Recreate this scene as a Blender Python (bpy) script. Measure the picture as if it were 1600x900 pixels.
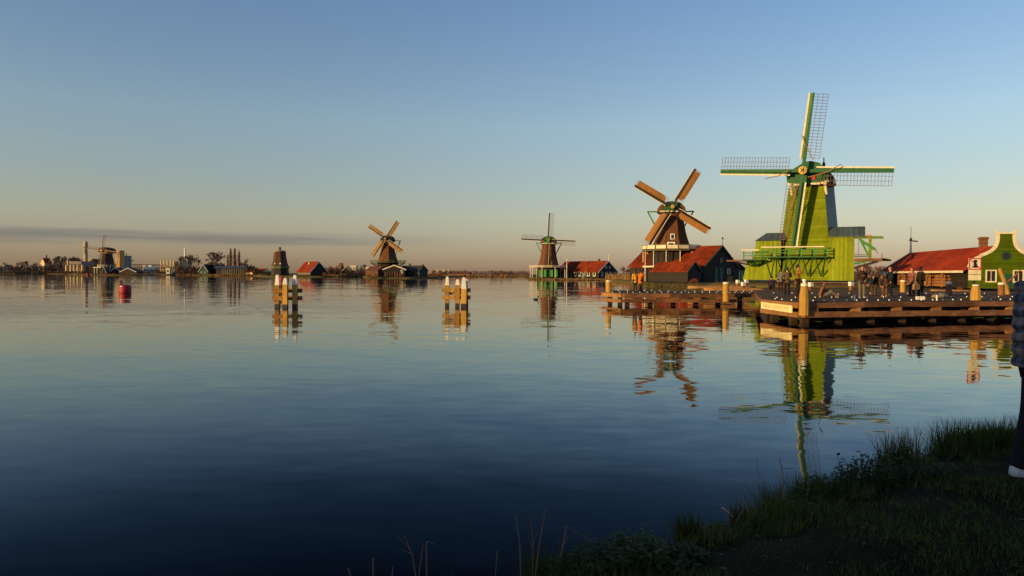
import bpy, bmesh, math, random
from mathutils import Vector, Matrix, Euler, noise as mnoise
R = math.radians
S = bpy.context.scene
C = S.collection
for _o in list(bpy.data.objects): bpy.data.objects.remove(_o)

# ------------------------------------------------------------------ camera
FPX = 1100.0                       # focal length in pixels of the 1600 px wide photograph
CAMZ = 2.1
cam_d = bpy.data.cameras.new('camera'); cam_d.sensor_width = 36; cam_d.lens = 36*FPX/1600
cam_d.clip_start = 0.05; cam_d.clip_end = 20000
cam = bpy.data.objects.new('camera', cam_d); C.objects.link(cam); S.camera = cam
CR = Euler((R(90-1.12), 0, 0)).to_matrix() @ Matrix.Rotation(0.0055, 3, 'Z')
cam.matrix_world = Matrix.Translation((0, 0, CAMZ)) @ CR.to_4x4()

# ------------------------------------------------------------------ sun, sky, exposure
SUN_TRAVEL = R(58); SUN_EL = R(7)        # light travels 58 deg to the right of straight ahead
to_sun = Vector((-math.sin(SUN_TRAVEL)*math.cos(SUN_EL), -math.cos(SUN_TRAVEL)*math.cos(SUN_EL), math.sin(SUN_EL)))
sl = bpy.data.lights.new('sun', 'SUN'); sl.energy = 3.7; sl.angle = R(0.55); sl.color = (1.0, 0.65, 0.22)
so = bpy.data.objects.new('sun', sl); C.objects.link(so); so.rotation_euler = to_sun.to_track_quat('Z', 'Y').to_euler()
so.location = to_sun*200
S.view_settings.view_transform = 'Standard'; S.view_settings.look = 'None'
S.view_settings.exposure = 0.65; S.view_settings.gamma = 1.0
S.render.engine = 'CYCLES'; S.cycles.use_denoising = True
S.cycles.max_bounces = 6; S.cycles.caustics_reflective = False; S.cycles.caustics_refractive = False
S.cycles.sample_clamp_indirect = 4.0

W = bpy.data.worlds.new('World'); S.world = W; W.use_nodes = True
def world():
    nt = W.node_tree; N = nt.nodes; L = nt.links
    for n in list(N): N.remove(n)
    out = N.new('ShaderNodeOutputWorld'); bg = N.new('ShaderNodeBackground')
    sky = N.new('ShaderNodeTexSky'); sky.sky_type = 'NISHITA'; sky.sun_disc = False
    sky.sun_elevation = SUN_EL; sky.sun_rotation = math.atan2(to_sun.x, to_sun.y)
    sky.altitude = 0; sky.air_density = 1.0; sky.dust_density = 0.35; sky.ozone_density = 2.0
    bg.inputs['Strength'].default_value = 0.15
    def math_(op, a, b=None, c=None):
        m = N.new('ShaderNodeMath'); m.operation = op
        for i, v in enumerate((a, b, c)):
            if v is None: continue
            if isinstance(v, (int, float)): m.inputs[i].default_value = v
            else: L.new(v, m.inputs[i])
        return m.outputs[0]
    tc = N.new('ShaderNodeTexCoord'); sx = N.new('ShaderNodeSeparateXYZ'); L.new(tc.outputs['Generated'], sx.inputs[0])
    az = math_('ARCTAN2', sx.outputs[0], sx.outputs[1]); el = math_('ARCSINE', sx.outputs[2])
    # thin grey stratus bank low over the left half of the view
    cv = N.new('ShaderNodeCombineXYZ'); L.new(math_('MULTIPLY', az, 2.2), cv.inputs[0]); L.new(math_('MULTIPLY', el, 34.0), cv.inputs[1])
    nz = N.new('ShaderNodeTexNoise'); nz.inputs['Scale'].default_value = 1.6; nz.inputs['Detail'].default_value = 5; nz.inputs['Roughness'].default_value = 0.5
    L.new(cv.outputs[0], nz.inputs['Vector'])
    wob = math_('MULTIPLY', math_('SUBTRACT', nz.outputs['Fac'], 0.5), 0.016)
    el2 = math_('ADD', el, wob)
    ctr = math_('ADD', math_('MULTIPLY', az, 0.004), 0.0465)      # bank sinks slightly to the right
    d = math_('ABSOLUTE', math_('SUBTRACT', el2, ctr))
    def mr(v, a, b, c, e):
        m = N.new('ShaderNodeMapRange'); m.interpolation_type = 'SMOOTHSTEP'
        L.new(v, m.inputs[0])
        for i, q in enumerate((a, b, c, e)): m.inputs[i+1].default_value = q
        return m.outputs[0]
    band = mr(d, 0.003, 0.0115, 1.0, 0.0)
    side = mr(az, -0.34, -0.02, 1.0, 0.0)
    cv2 = N.new('ShaderNodeCombineXYZ'); L.new(math_('MULTIPLY', az, 5.0), cv2.inputs[0]); L.new(math_('MULTIPLY', el, 110.0), cv2.inputs[1])
    nz2 = N.new('ShaderNodeTexNoise'); nz2.inputs['Scale'].default_value = 1.3; nz2.inputs['Detail'].default_value = 6; L.new(cv2.outputs[0], nz2.inputs['Vector'])
    fac = math_('MULTIPLY', math_('MULTIPLY', band, side), mr(nz2.outputs['Fac'], 0.25, 0.65, 0.32, 0.72))
    # elevation tint: the photograph's sky is warmer and dimmer near the horizon
    hs = N.new('ShaderNodeValToRGB'); cr = hs.color_ramp
    cr.elements[0].position = 0.0; cr.elements[0].color = SKY_TINT[0]+(1,)
    cr.elements[1].position = 0.363; cr.elements[1].color = SKY_TINT[-1]+(1,)
    for p_, c_ in zip((0.017, 0.08, 0.205), SKY_TINT[1:-1]):
        e_ = cr.elements.new(p_); e_.color = c_+(1,)
    L.new(math_('MULTIPLY', math_('MAXIMUM', el, 0.0), 1.0/1.0), hs.inputs[0])
    mu = N.new('ShaderNodeMix'); mu.data_type = 'RGBA'; mu.blend_type = 'MULTIPLY'; mu.inputs[0].default_value = 1.0
    L.new(sky.outputs[0], mu.inputs[6]); L.new(hs.outputs[0], mu.inputs[7])
    cl = N.new('ShaderNodeMix'); cl.data_type = 'RGBA'; cl.blend_type = 'MULTIPLY'
    L.new(fac, cl.inputs[0]); L.new(mu.outputs[2], cl.inputs[6]); cl.inputs[7].default_value = CLOUD
    L.new(cl.outputs[2], bg.inputs['Color']); L.new(bg.outputs[0], out.inputs[0])
SKY_TINT = [(0.39, 0.34, 0.51), (0.45, 0.39, 0.54), (0.74, 0.59, 0.56), (0.91, 0.80, 0.77), (0.80, 0.79, 0.88)]
CLOUD = (0.48, 0.54, 0.78, 1)
world()

# ------------------------------------------------------------------ helpers
def P(px, py, Y):
    """world point at depth Y seen at pixel (px, py) of the 1600x900 photograph"""
    d = CR @ Vector(((px-800)/FPX, -(py-450)/FPX, -1.0))
    return Vector((0, 0, CAMZ)) + d*(Y/d.y)
def PX(px, Y): return P(px, 430, Y).x
def PZ(px, py, Y): return P(px, py, Y).z
def lerp(a, b, t): return a+(b-a)*t
def sstep(a, b, x):
    t = max(0.0, min(1.0, (x-a)/(b-a))); return t*t*(3-2*t)

class MB:
    def __init__(s): s.v = []; s.f = []; s.m = []; s.cur = 0
    def add(s, vs, fs):
        o = len(s.v); s.v += [tuple(x) for x in vs]
        for f in fs: s.f.append(tuple(o+i for i in f)); s.m.append(s.cur)
        return s
    def box(s, c, size, rot=None):
        c = Vector(c); hx, hy, hz = [q/2 for q in size]
        vs = [Vector((x, y, z)) for x in (-hx, hx) for y in (-hy, hy) for z in (-hz, hz)]
        if rot is not None: vs = [rot @ q for q in vs]
        return s.add([c+q for q in vs], [(0, 1, 3, 2), (4, 6, 7, 5), (0, 4, 5, 1), (2, 3, 7, 6), (0, 2, 6, 4), (1, 5, 7, 3)])
    def span(s, a, b): return s.box([(a[i]+b[i])/2 for i in range(3)], [abs(b[i]-a[i]) for i in range(3)])
    def beam(s, p0, p1, w, h, up=(0, 0, 1), w1=None, h1=None):
        p0 = Vector(p0); p1 = Vector(p1); d = (p1-p0).normalized(); u = Vector(up)
        if abs(d.dot(u)) > 0.98: u = Vector((0, 1, 0))
        r = d.cross(u).normalized(); u = r.cross(d).normalized()
        w1 = w if w1 is None else w1; h1 = h if h1 is None else h1
        vs = []
        for p, ww, hh in ((p0, w, h), (p1, w1, h1)):
            for a, b in ((-1, -1), (1, -1), (1, 1), (-1, 1)): vs.append(p + r*(a*ww/2) + u*(b*hh/2))
        return s.add(vs, [(3, 2, 1, 0), (4, 5, 6, 7), (0, 1, 5, 4), (1, 2, 6, 5), (2, 3, 7, 6), (3, 0, 4, 7)])
    def tube(s, p0, p1, r0, r1=None, n=8, cap=True):
        p0 = Vector(p0); p1 = Vector(p1); r1 = r0 if r1 is None else r1
        d = (p1-p0).normalized(); u = Vector((0, 0, 1)) if abs(d.z) < 0.95 else Vector((1, 0, 0))
        a = d.cross(u).normalized(); b = a.cross(d)
        vs = []
        for p, r in ((p0, r0), (p1, r1)):
            for i in range(n):
                t = 2*math.pi*i/n; vs.append(p + a*(math.cos(t)*r) + b*(math.sin(t)*r))
        fs = [(i, (i+1) % n, n+(i+1) % n, n+i) for i in range(n)]
        if cap: fs += [tuple(range(n-1, -1, -1)), tuple(range(n, 2*n))]
        return s.add(vs, fs)
    def loft(s, rings, close=True, caps=True):
        n = len(rings[0]); vs = [q for r in rings for q in r]; fs = []
        for k in range(len(rings)-1):
            for i in range(n if close else n-1):
                j = (i+1) % n; fs.append((k*n+i, k*n+j, (k+1)*n+j, (k+1)*n+i))
        if caps and close: fs += [tuple(range(n-1, -1, -1)), tuple((len(rings)-1)*n+i for i in range(n))]
        return s.add(vs, fs)
    def lathe(s, prof, c=(0, 0, 0), n=12, phase=0.0, caps=True):
        rings = [[(c[0]+r*math.cos(2*math.pi*i/n+phase), c[1]+r*math.sin(2*math.pi*i/n+phase), c[2]+z) for i in range(n)] for r, z in prof]
        return s.loft(rings, True, caps)
    def prism(s, poly, y0, y1):
        """polygon in local x,z extruded along y"""
        n = len(poly); vs = [(x, y0, z) for x, z in poly]+[(x, y1, z) for x, z in poly]
        fs = [tuple(range(n)), tuple(range(2*n-1, n-1, -1))]+[(i, n+i, n+(i+1) % n, (i+1) % n) for i in range(n)]
        return s.add(vs, fs)
    def poly(s, vs): return s.add(vs, [tuple(range(len(vs)))])
    def ball(s, c, rx, ry, rz, nu=10, nv=7, rot=None):
        vs = []; fs = []; c = Vector(c)
        for j in range(nv+1):
            ph = math.pi*j/nv
            for i in range(nu):
                th = 2*math.pi*i/nu; q = Vector((rx*math.sin(ph)*math.cos(th), ry*math.sin(ph)*math.sin(th), rz*math.cos(ph)))
                vs.append(c + (rot @ q if rot is not None else q))
        for j in range(nv):
            for i in range(nu):
                k = (i+1) % nu; fs.append((j*nu+i, (j+1)*nu+i, (j+1)*nu+k, j*nu+k))
        return s.add(vs, fs)
    def mesh(s, name, mats, smooth=False):
        me = bpy.data.meshes.new(name); me.from_pydata(s.v, [], s.f)
        if not isinstance(mats, (list, tuple)): mats = [mats]
        for m in mats: me.materials.append(m)
        if len(mats) > 1: me.polygons.foreach_set('material_index', s.m)
        if smooth: me.polygons.foreach_set('use_smooth', [True]*len(me.polygons))
        me.update(); return me
    def build(s, name, mats, parent=None, smooth=False, loc=None, rz=0):
        return link(name, s.mesh(name, mats, smooth), parent, loc, rz)
def link(name, me, parent=None, loc=None, rz=0):
    o = bpy.data.objects.new(name, me); C.objects.link(o)
    if parent: o.parent = parent
    if loc is not None: o.location = loc
    if rz: o.rotation_euler.z = rz
    return o
def tag(o, label, cat, group=None, kind=None):
    o['label'] = label
    if cat: o['category'] = cat
    if group: o['group'] = group
    if kind: o['kind'] = kind
    return o
def thing(name, label, cat, loc=(0, 0, 0), rz=0, group=None):
    o = bpy.data.objects.new(name, None); C.objects.link(o); o.empty_display_size = 0.3
    o.location = loc; o.rotation_euler.z = rz
    return tag(o, label, cat, group)
def struct(o): o['kind'] = 'structure'; return o

# ------------------------------------------------------------------ materials
_M = {}
def M(name, c1, c2=None, scale=3.0, rough=0.8, bump=0.0, bscale=12.0, stretch=(1, 1, 1), boards=None, spec=0.3, detail=5.0, metal=0.0, groove=0.35, rnd=0.0, stain=0.22):
    """procedural surface: two-tone noise, fine relief and optional board joints (axis, pitch)"""
    if name in _M: return _M[name]
    m = bpy.data.materials.new(name); m.use_nodes = True; nt = m.node_tree; N = nt.nodes; L = nt.links
    b = N['Principled BSDF']; b.inputs['Roughness'].default_value = rough; b.inputs['Specular IOR Level'].default_value = spec
    b.inputs['Metallic'].default_value = metal
    tc = N.new('ShaderNodeTexCoord'); mp = N.new('ShaderNodeMapping'); mp.inputs['Scale'].default_value = stretch
    L.new(tc.outputs['Object'], mp.inputs[0])
    n1 = N.new('ShaderNodeTexNoise'); n1.inputs['Scale'].default_value = scale; n1.inputs['Detail'].default_value = detail; n1.inputs['Roughness'].default_value = 0.6
    L.new(mp.outputs[0], n1.inputs['Vector'])
    cr = N.new('ShaderNodeValToRGB'); c2 = c2 or tuple(q*0.7 for q in c1)
    cr.color_ramp.elements[0].position = 0.32; cr.color_ramp.elements[1].position = 0.68
    cr.color_ramp.elements[0].color = c2+(1,); cr.color_ramp.elements[1].color = c1+(1,)
    L.new(n1.outputs['Fac'], cr.inputs[0]); col = cr.outputs[0]
    h = None
    def mul(col, val):
        mx = N.new('ShaderNodeMix'); mx.data_type = 'RGBA'; mx.blend_type = 'MULTIPLY'; mx.inputs[0].default_value = 1
        L.new(col, mx.inputs[6]); L.new(val, mx.inputs[7]); return mx.outputs[2]
    if stain:                         # broad weathering stains, drawn out downwards
        ms = N.new('ShaderNodeMapping'); ms.inputs['Scale'].default_value = (1, 1, 0.45); L.new(tc.outputs['Object'], ms.inputs[0])
        n3 = N.new('ShaderNodeTexNoise'); n3.inputs['Scale'].default_value = scale*0.33; n3.inputs['Detail'].default_value = 6; n3.inputs['Roughness'].default_value = 0.65; L.new(ms.outputs[0], n3.inputs['Vector'])
        r3 = N.new('ShaderNodeMapRange'); L.new(n3.outputs['Fac'], r3.inputs[0])
        for i_, v_ in enumerate((0.3, 0.7, 1-stain, 1+stain*0.6)): r3.inputs[i_+1].default_value = v_
        col = mul(col, r3.outputs[0])
    if rnd:                           # every plank, beam or post a little different
        oi = N.new('ShaderNodeObjectInfo'); r4 = N.new('ShaderNodeMapRange'); L.new(oi.outputs['Random'], r4.inputs[0]); r4.inputs[3].default_value = 1-rnd; r4.inputs[4].default_value = 1+rnd*0.7
        col = mul(col, r4.outputs[0])
    if bump:
        n2 = N.new('ShaderNodeTexNoise'); n2.inputs['Scale'].default_value = bscale; n2.inputs['Detail'].default_value = 4
        L.new(mp.outputs[0], n2.inputs['Vector'])
        bp = N.new('ShaderNodeBump'); bp.inputs['Strength'].default_value = min(1, bump); bp.inputs['Distance'].default_value = 0.03
        L.new(n2.outputs['Fac'], bp.inputs['Height']); h = bp
    if boards:
        ax, pitch = boards
        sx = N.new('ShaderNodeSeparateXYZ'); L.new(tc.outputs['Object'], sx.inputs[0])
        src = sx.outputs['XYZ'.index(ax)]
        dv = N.new('ShaderNodeMath'); dv.operation = 'DIVIDE'; dv.inputs[1].default_value = pitch; L.new(src, dv.inputs[0])
        fr = N.new('ShaderNodeMath'); fr.operation = 'FRACT'; L.new(dv.outputs[0], fr.inputs[0])
        fl = N.new('ShaderNodeMath'); fl.operation = 'FLOOR'; L.new(dv.outputs[0], fl.inputs[0])
        wn = N.new('ShaderNodeTexWhiteNoise'); wn.noise_dimensions = '1D'; L.new(fl.outputs[0], wn.inputs['W'])
        g = N.new('ShaderNodeMapRange'); g.inputs[1].default_value = 0.0; g.inputs[2].default_value = 0.12; g.inputs[3].default_value = 0; g.inputs[4].default_value = 1
        L.new(fr.outputs[0], g.inputs[0])
        v = N.new('ShaderNodeMapRange'); v.inputs[3].default_value = 0.78; v.inputs[4].default_value = 1.12; L.new(wn.outputs[0], v.inputs[0])
        g2 = N.new('ShaderNodeMapRange'); g2.inputs[3].default_value = 1-groove; g2.inputs[4].default_value = 1.0; L.new(g.outputs[0], g2.inputs[0])
        mm = N.new('ShaderNodeMath'); mm.operation = 'MULTIPLY'; L.new(v.outputs[0], mm.inputs[0]); L.new(g2.outputs[0], mm.inputs[1])
        mx = N.new('ShaderNodeMix'); mx.data_type = 'RGBA'; mx.blend_type = 'MULTIPLY'; mx.inputs[0].default_value = 1
        L.new(col, mx.inputs[6]); L.new(mm.outputs[0], mx.inputs[7]); col = mx.outputs[2]
        bp = N.new('ShaderNodeBump'); bp.inputs['Strength'].default_value = 0.8; bp.inputs['Distance'].default_value = 0.02
        L.new(g.outputs[0], bp.inputs['Height'])
        if h: L.new(h.outputs[0], bp.inputs['Normal'])
        h = bp
    if h: L.new(h.outputs[0], b.inputs['Normal'])
    L.new(col, b.inputs['Base Color']); _M[name] = m
    return m

black_boards = M('tarred_boards', (0.030, 0.021, 0.016), (0.015, 0.011, 0.010), 2, 0.75, boards=('Z', 0.28))
thatch = M('brown_thatch', (0.165, 0.072, 0.034), (0.10, 0.042, 0.022), 1.2, 0.95, bump=0.8, bscale=6, stretch=(3, 3, 0.5), spec=0.1)
thatch_dark = M('dark_thatch', (0.075, 0.045, 0.034), (0.045, 0.029, 0.024), 1.2, 0.95, bump=0.8, bscale=6, stretch=(3, 3, 0.5), spec=0.1)
tile_red = M('red_pantiles', (0.40, 0.050, 0.008), (0.27, 0.030, 0.007), 1.1, 0.9, bump=0.6, bscale=9, boards=('Y', 0.27), groove=0.3, spec=0.08, stain=0.45)
tile_dark = M('dark_roof_tiles', (0.05, 0.045, 0.05), (0.03, 0.028, 0.03), 1.6, 0.8, boards=('Y', 0.3))
tile_old = M('old_red_tiles', (0.27, 0.044, 0.012), (0.16, 0.023, 0.009), 0.9, 0.9, bump=0.6, bscale=9, boards=('Y', 0.27), groove=0.3, spec=0.08, stain=0.45)
tile_dull = M('dull_rust_tiles', (0.14, 0.05, 0.036), (0.09, 0.036, 0.03), 1.6, 0.85, boards=('Y', 0.3))
cream = M('cream_paint', (0.74, 0.66, 0.50), (0.62, 0.54, 0.40), 6, 0.6)
white_paint = M('white_paint', (0.80, 0.77, 0.70), (0.70, 0.66, 0.60), 5, 0.55)
green_dark = M('dark_green_paint', (0.018, 0.115, 0.04), (0.013, 0.085, 0.032), 3, 0.5)
green_mid = M('grass_green_paint', (0.05, 0.22, 0.05), (0.035, 0.16, 0.04), 3, 0.55)
green_teal = M('teal_green_paint', (0.012, 0.085, 0.055), (0.01, 0.06, 0.04), 3, 0.5)
mill_green = M('lime_green_boards', (0.205, 0.262, 0.008), (0.160, 0.205, 0.007), 1.5, 0.75, boards=('Z', 0.28), groove=0.12, spec=0.10, stain=0.32)
mill_green_v = M('lime_green_upright_boards', (0.25, 0.310, 0.014), (0.20, 0.25, 0.012), 1.5, 0.7, boards=('X', 0.24), spec=0.10, groove=0.13, stain=0.3)
facade_green = M('leaf_green_boards', (0.080, 0.120, 0.003), (0.062, 0.095, 0.003), 1.5, 0.7, boards=('Z', 0.2), spec=0.08, groove=0.25)
slate = M('blue_grey_slate', (0.085, 0.115, 0.11), (0.06, 0.085, 0.085), 2.5, 0.55, boards=('X', 0.3), groove=0.2)
timber = M('weathered_timber', (0.33, 0.150, 0.062), (0.155, 0.066, 0.032), 1.6, 0.85, bump=0.7, bscale=18, stretch=(0.6, 4, 4), rnd=0.38, stain=0.4)
timber_dark = M('wet_timber', (0.055, 0.033, 0.024), (0.028, 0.019, 0.015), 2, 0.6, bump=0.6, bscale=14)
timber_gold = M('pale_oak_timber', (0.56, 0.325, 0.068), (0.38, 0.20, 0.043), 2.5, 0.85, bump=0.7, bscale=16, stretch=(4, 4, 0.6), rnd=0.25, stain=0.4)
deck_wood = M('grey_deck_boards', (0.085, 0.062, 0.052), (0.05, 0.036, 0.031), 2.0, 0.9, bump=0.5, bscale=20, stretch=(0.5, 4, 4), rnd=0.35)
lattice_wood = M('red_brown_laths', (0.17, 0.085, 0.06), (0.12, 0.06, 0.045), 4, 0.8)
lattice_dark = M('dark_laths', (0.12, 0.07, 0.05), (0.09, 0.05, 0.04), 4, 0.8)
canvas = M('tan_canvas', (0.33, 0.15, 0.042), (0.27, 0.12, 0.034), 1.2, 0.9, bump=0.3, bscale=3)
canvas_pale = M('pale_tan_canvas', (0.34, 0.20, 0.075), (0.29, 0.165, 0.06), 1.2, 0.9, bump=0.3, bscale=3)
brown_black = M('brown_black_timber', (0.035, 0.022, 0.02), (0.022, 0.015, 0.014), 3, 0.7)
gold = M('gold_leaf', (0.62, 0.40, 0.08), (0.5, 0.3, 0.06), 8, 0.35, metal=0.4)
red_paint = M('red_paint', (0.50, 0.03, 0.02), (0.4, 0.024, 0.018), 4, 0.5)
brick = M('red_brown_brick', (0.25, 0.105, 0.055), (0.15, 0.065, 0.04), 4, 0.85, boards=('Z', 0.09), groove=0.4)
glass_dark = M('dark_window_glass', (0.02, 0.022, 0.028), (0.012, 0.012, 0.016), 2, 0.08, spec=0.6)
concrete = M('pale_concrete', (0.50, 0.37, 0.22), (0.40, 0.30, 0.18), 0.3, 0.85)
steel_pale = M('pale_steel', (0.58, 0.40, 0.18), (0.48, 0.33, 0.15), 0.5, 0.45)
grey_clad = M('grey_cladding', (0.17, 0.18, 0.20), (0.13, 0.14, 0.16), 0.5, 0.6)
blue_roof = M('blue_grey_roof', (0.06, 0.075, 0.11), (0.045, 0.058, 0.09), 0.6, 0.55)
bark = M('grey_brown_bark', (0.085, 0.062, 0.048), (0.05, 0.036, 0.03), 3, 0.95)
twig = M('winter_twigs', (0.17, 0.11, 0.085), (0.12, 0.078, 0.066), 0.4, 0.95, spec=0.05)
twig_red = M('reddish_winter_twigs', (0.22, 0.12, 0.085), (0.16, 0.085, 0.065), 0.4, 0.95, spec=0.05)
shrub_orange = M('russet_willow_twigs', (0.33, 0.13, 0.045), (0.2, 0.075, 0.03), 0.6, 0.95, spec=0.05)
shrub_dark = M('dark_evergreen_leaves', (0.035, 0.04, 0.022), (0.02, 0.024, 0.016), 0.6, 0.95, spec=0.05)
reed_mat = M('dry_reed', (0.32, 0.19, 0.085), (0.2, 0.11, 0.05), 0.8, 0.95, spec=0.05)
grass_far = M('winter_grass', (0.085, 0.085, 0.028), (0.12, 0.075, 0.035), 0.12, 0.95, bump=0.6, bscale=2.5, spec=0.05)
# ================================================================== setting: water, ground, near bank
def water_material():
    m = bpy.data.materials.new('river_water'); m.use_nodes = True; nt = m.node_tree; N = nt.nodes; L = nt.links
    b = N['Principled BSDF']; b.inputs['Base Color'].default_value = (0.0012, 0.0024, 0.0045, 1)
    b.inputs['Roughness'].default_value = 0.028; b.inputs['IOR'].default_value = 1.28; b.inputs['Specular IOR Level'].default_value = 0.5
    tc = N.new('ShaderNodeTexCoord')
    def layer(scale, sy, amp, det=2.0):
        mp = N.new('ShaderNodeMapping'); mp.inputs['Scale'].default_value = (scale*0.42, scale*sy, 1); mp.inputs['Rotation'].default_value = (0, 0, R(-9))
        L.new(tc.outputs['Object'], mp.inputs[0])
        n = N.new('ShaderNodeTexNoise'); n.inputs['Scale'].default_value = 1.0; n.inputs['Detail'].default_value = det; n.inputs['Roughness'].default_value = 0.5
        L.new(mp.outputs[0], n.inputs['Vector'])
        s = N.new('ShaderNodeVectorMath'); s.operation = 'SUBTRACT'; L.new(n.outputs['Color'], s.inputs[0]); s.inputs[1].default_value = (0.5, 0.5, 0.5)
        q = N.new('ShaderNodeVectorMath'); q.operation = 'MULTIPLY'; L.new(s.outputs[0], q.inputs[0]); q.inputs[1].default_value = (amp*0.5, amp, 0)
        return q.outputs[0]
    a = layer(0.55, 1.0, 0.036); c = layer(3.2, 1.0, 0.060, 4.0); f = layer(0.12, 1.0, 0.010)
    # patches where the breeze roughens the surface and patches of calm
    mp = N.new('ShaderNodeMapping'); mp.inputs['Scale'].default_value = (0.02, 0.07, 1); L.new(tc.outputs['Object'], mp.inputs[0])
    pn = N.new('ShaderNodeTexNoise'); pn.inputs['Scale'].default_value = 1.0; pn.inputs['Detail'].default_value = 3; L.new(mp.outputs[0], pn.inputs['Vector'])
    pr = N.new('ShaderNodeMapRange'); L.new(pn.outputs['Fac'], pr.inputs[0])
    for i, v in enumerate((0.35, 0.65, 0.35, 1.25)): pr.inputs[i+1].default_value = v
    s1 = N.new('ShaderNodeVectorMath'); s1.operation = 'ADD'; L.new(a, s1.inputs[0]); L.new(c, s1.inputs[1])
    sc = N.new('ShaderNodeVectorMath'); sc.operation = 'SCALE'; L.new(s1.outputs[0], sc.inputs[0]); L.new(pr.outputs[0], sc.inputs['Scale'])
    s2 = N.new('ShaderNodeVectorMath'); s2.operation = 'ADD'; L.new(sc.outputs[0], s2.inputs[0]); L.new(f, s2.inputs[1])
    s3 = N.new('ShaderNodeVectorMath'); s3.operation = 'ADD'; L.new(s2.outputs[0], s3.inputs[0]); s3.inputs[1].default_value = (0, 0, 1)
    nm = N.new('ShaderNodeVectorMath'); nm.operation = 'NORMALIZE'; L.new(s3.outputs[0], nm.inputs[0])
    # mirror share rises steeply towards grazing view (Fresnel); what is not mirrored is the dark river
    fr = N.new('ShaderNodeFresnel'); fr.inputs['IOR'].default_value = 1.333; L.new(nm.outputs[0], fr.inputs['Normal'])
    def ramp(stops):
        r_ = N.new('ShaderNodeValToRGB'); L.new(fr.outputs[0], r_.inputs[0]); e_ = r_.color_ramp.elements
        e_[0].position = stops[0][0]; e_[0].color = stops[0][1]+(1,); e_[1].position = stops[-1][0]; e_[1].color = stops[-1][1]+(1,)
        for p_, c_ in stops[1:-1]: q_ = e_.new(p_); q_.color = c_+(1,)
        return r_
    ml = ramp([(0, (0,)*3), (.10, (.014,)*3), (.17, (.066,)*3), (.27, (.25,)*3), (.43, (.48,)*3), (.69, (.76,)*3), (1, (1,)*3)])
    tn = ramp([(.15, (.60, .79, 1)), (.27, (.70, .83, 1)), (.43, (.86, .98, 1)), (.69, (.97, .96, .92)), (1, (1, 1, 1))])
    gl = N.new('ShaderNodeBsdfGlossy'); gl.inputs['Roughness'].default_value = 0.028; L.new(tn.outputs[0], gl.inputs['Color']); L.new(nm.outputs[0], gl.inputs['Normal'])
    df = N.new('ShaderNodeBsdfDiffuse'); df.inputs['Color'].default_value = (0.0008, 0.0018, 0.0048, 1)
    mx = N.new('ShaderNodeMixShader'); L.new(ml.outputs[0], mx.inputs[0]); L.new(df.outputs[0], mx.inputs[1]); L.new(gl.outputs[0], mx.inputs[2])
    L.new(mx.outputs[0], N['Material Output'].inputs['Surface']); N.remove(b)
    return m
wm = water_material()
wb = MB(); wb.poly([(-6000, -400, 0), (6000, -400, 0), (6000, 9000, 0), (-6000, 9000, 0)])
struct(wb.build('water', wm))

# far and right-hand land: shoreline as (pixel column, depth); land rises behind it to the horizon
SHORE = [(-1500, 640), (-400, 640), (0, 630), (70, 640), (112, 600), (124, 470), (180, 455), (236, 462), (246, 540), (300, 520), (330, 470), (396, 455), (414, 398),
         (450, 378), (508, 372), (520, 430), (566, 410), (574, 312), (640, 306), (692, 330), (705, 470), (760, 500), (815, 480), (826, 268), (900, 262), (952, 248), (968, 205), (1000, 170), (1006, 128), (1075, 122), (1100, 104),
         (1150, 84), (1230, 70), (1330, 63), (1420, 60), (1520, 58), (1620, 57), (1800, 57), (2400, 57)]
GZ = 0.75
def ground():
    vs = []; rows = 7
    cols = []
    for i in range(len(SHORE)-1):
        (a, ya), (b, yb) = SHORE[i], SHORE[i+1]; n = max(1, int(abs(b-a)/9)) if b < 1700 and a > -10 else 3
        for k in range(n): cols.append((lerp(a, b, k/n), lerp(ya, yb, k/n)))
    cols.append(SHORE[-1]); rng = random.Random(5)
    for px, y in cols:
        y += rng.uniform(-0.012, 0.012)*y*0.5
        dirx = PX(px, 1.0)
        for dy, z in ((0, -0.5), (0.35, 0.12), (1.3, 0.42), (4, 0.62), (14, GZ), (60, GZ), (7000, GZ)):
            Y = y+dy; vs.append((dirx*Y, Y, z + (rng.uniform(-0.06, 0.06) if dy < 60 else 0)))
    fs = []
    for i in range(len(cols)-1):
        for r in range(rows-1): fs.append((i*rows+r, (i+1)*rows+r, (i+1)*rows+r+1, i*rows+r+1))
    m = MB(); m.add(vs, fs); return m.build('ground', grass_far, smooth=True)
struct(ground())

# near bank under the camera
ED = Vector((0.80, 0.60)); EO = Vector((-0.12, 3.60)); SD = Vector((0.85, 0.53)).normalized()
def bank_d(x, y):
    al = (x-EO.x)*ED.x + (y-EO.y)*ED.y
    d = (x-EO.x)*ED.y - (y-EO.y)*ED.x
    d += 0.22*mnoise.noise(Vector((al*0.7, 3.1, 0))) + 0.09*mnoise.noise(Vector((al*2.3, 9.0, 0)))
    return d + 6.0*sstep(-6, -14, al)
def bank_z(x, y):
    d = bank_d(x, y)
    z = lerp(-0.45, 0.38, sstep(-0.50, 0.0, d)) + 0.14*sstep(0.0, 0.8, d)
    n = 0.05*mnoise.noise(Vector((x*1.3, y*1.3, 0))) + 0.025*mnoise.noise(Vector((x*5, y*5, 2)))
    return z + n*sstep(-0.4, 0.3, d)
soil = M('dark_bank_soil', (0.028, 0.022, 0.010), (0.014, 0.011, 0.006), 5.0, 0.95, bump=0.7, bscale=55, spec=0.05, stain=0.5)
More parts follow.
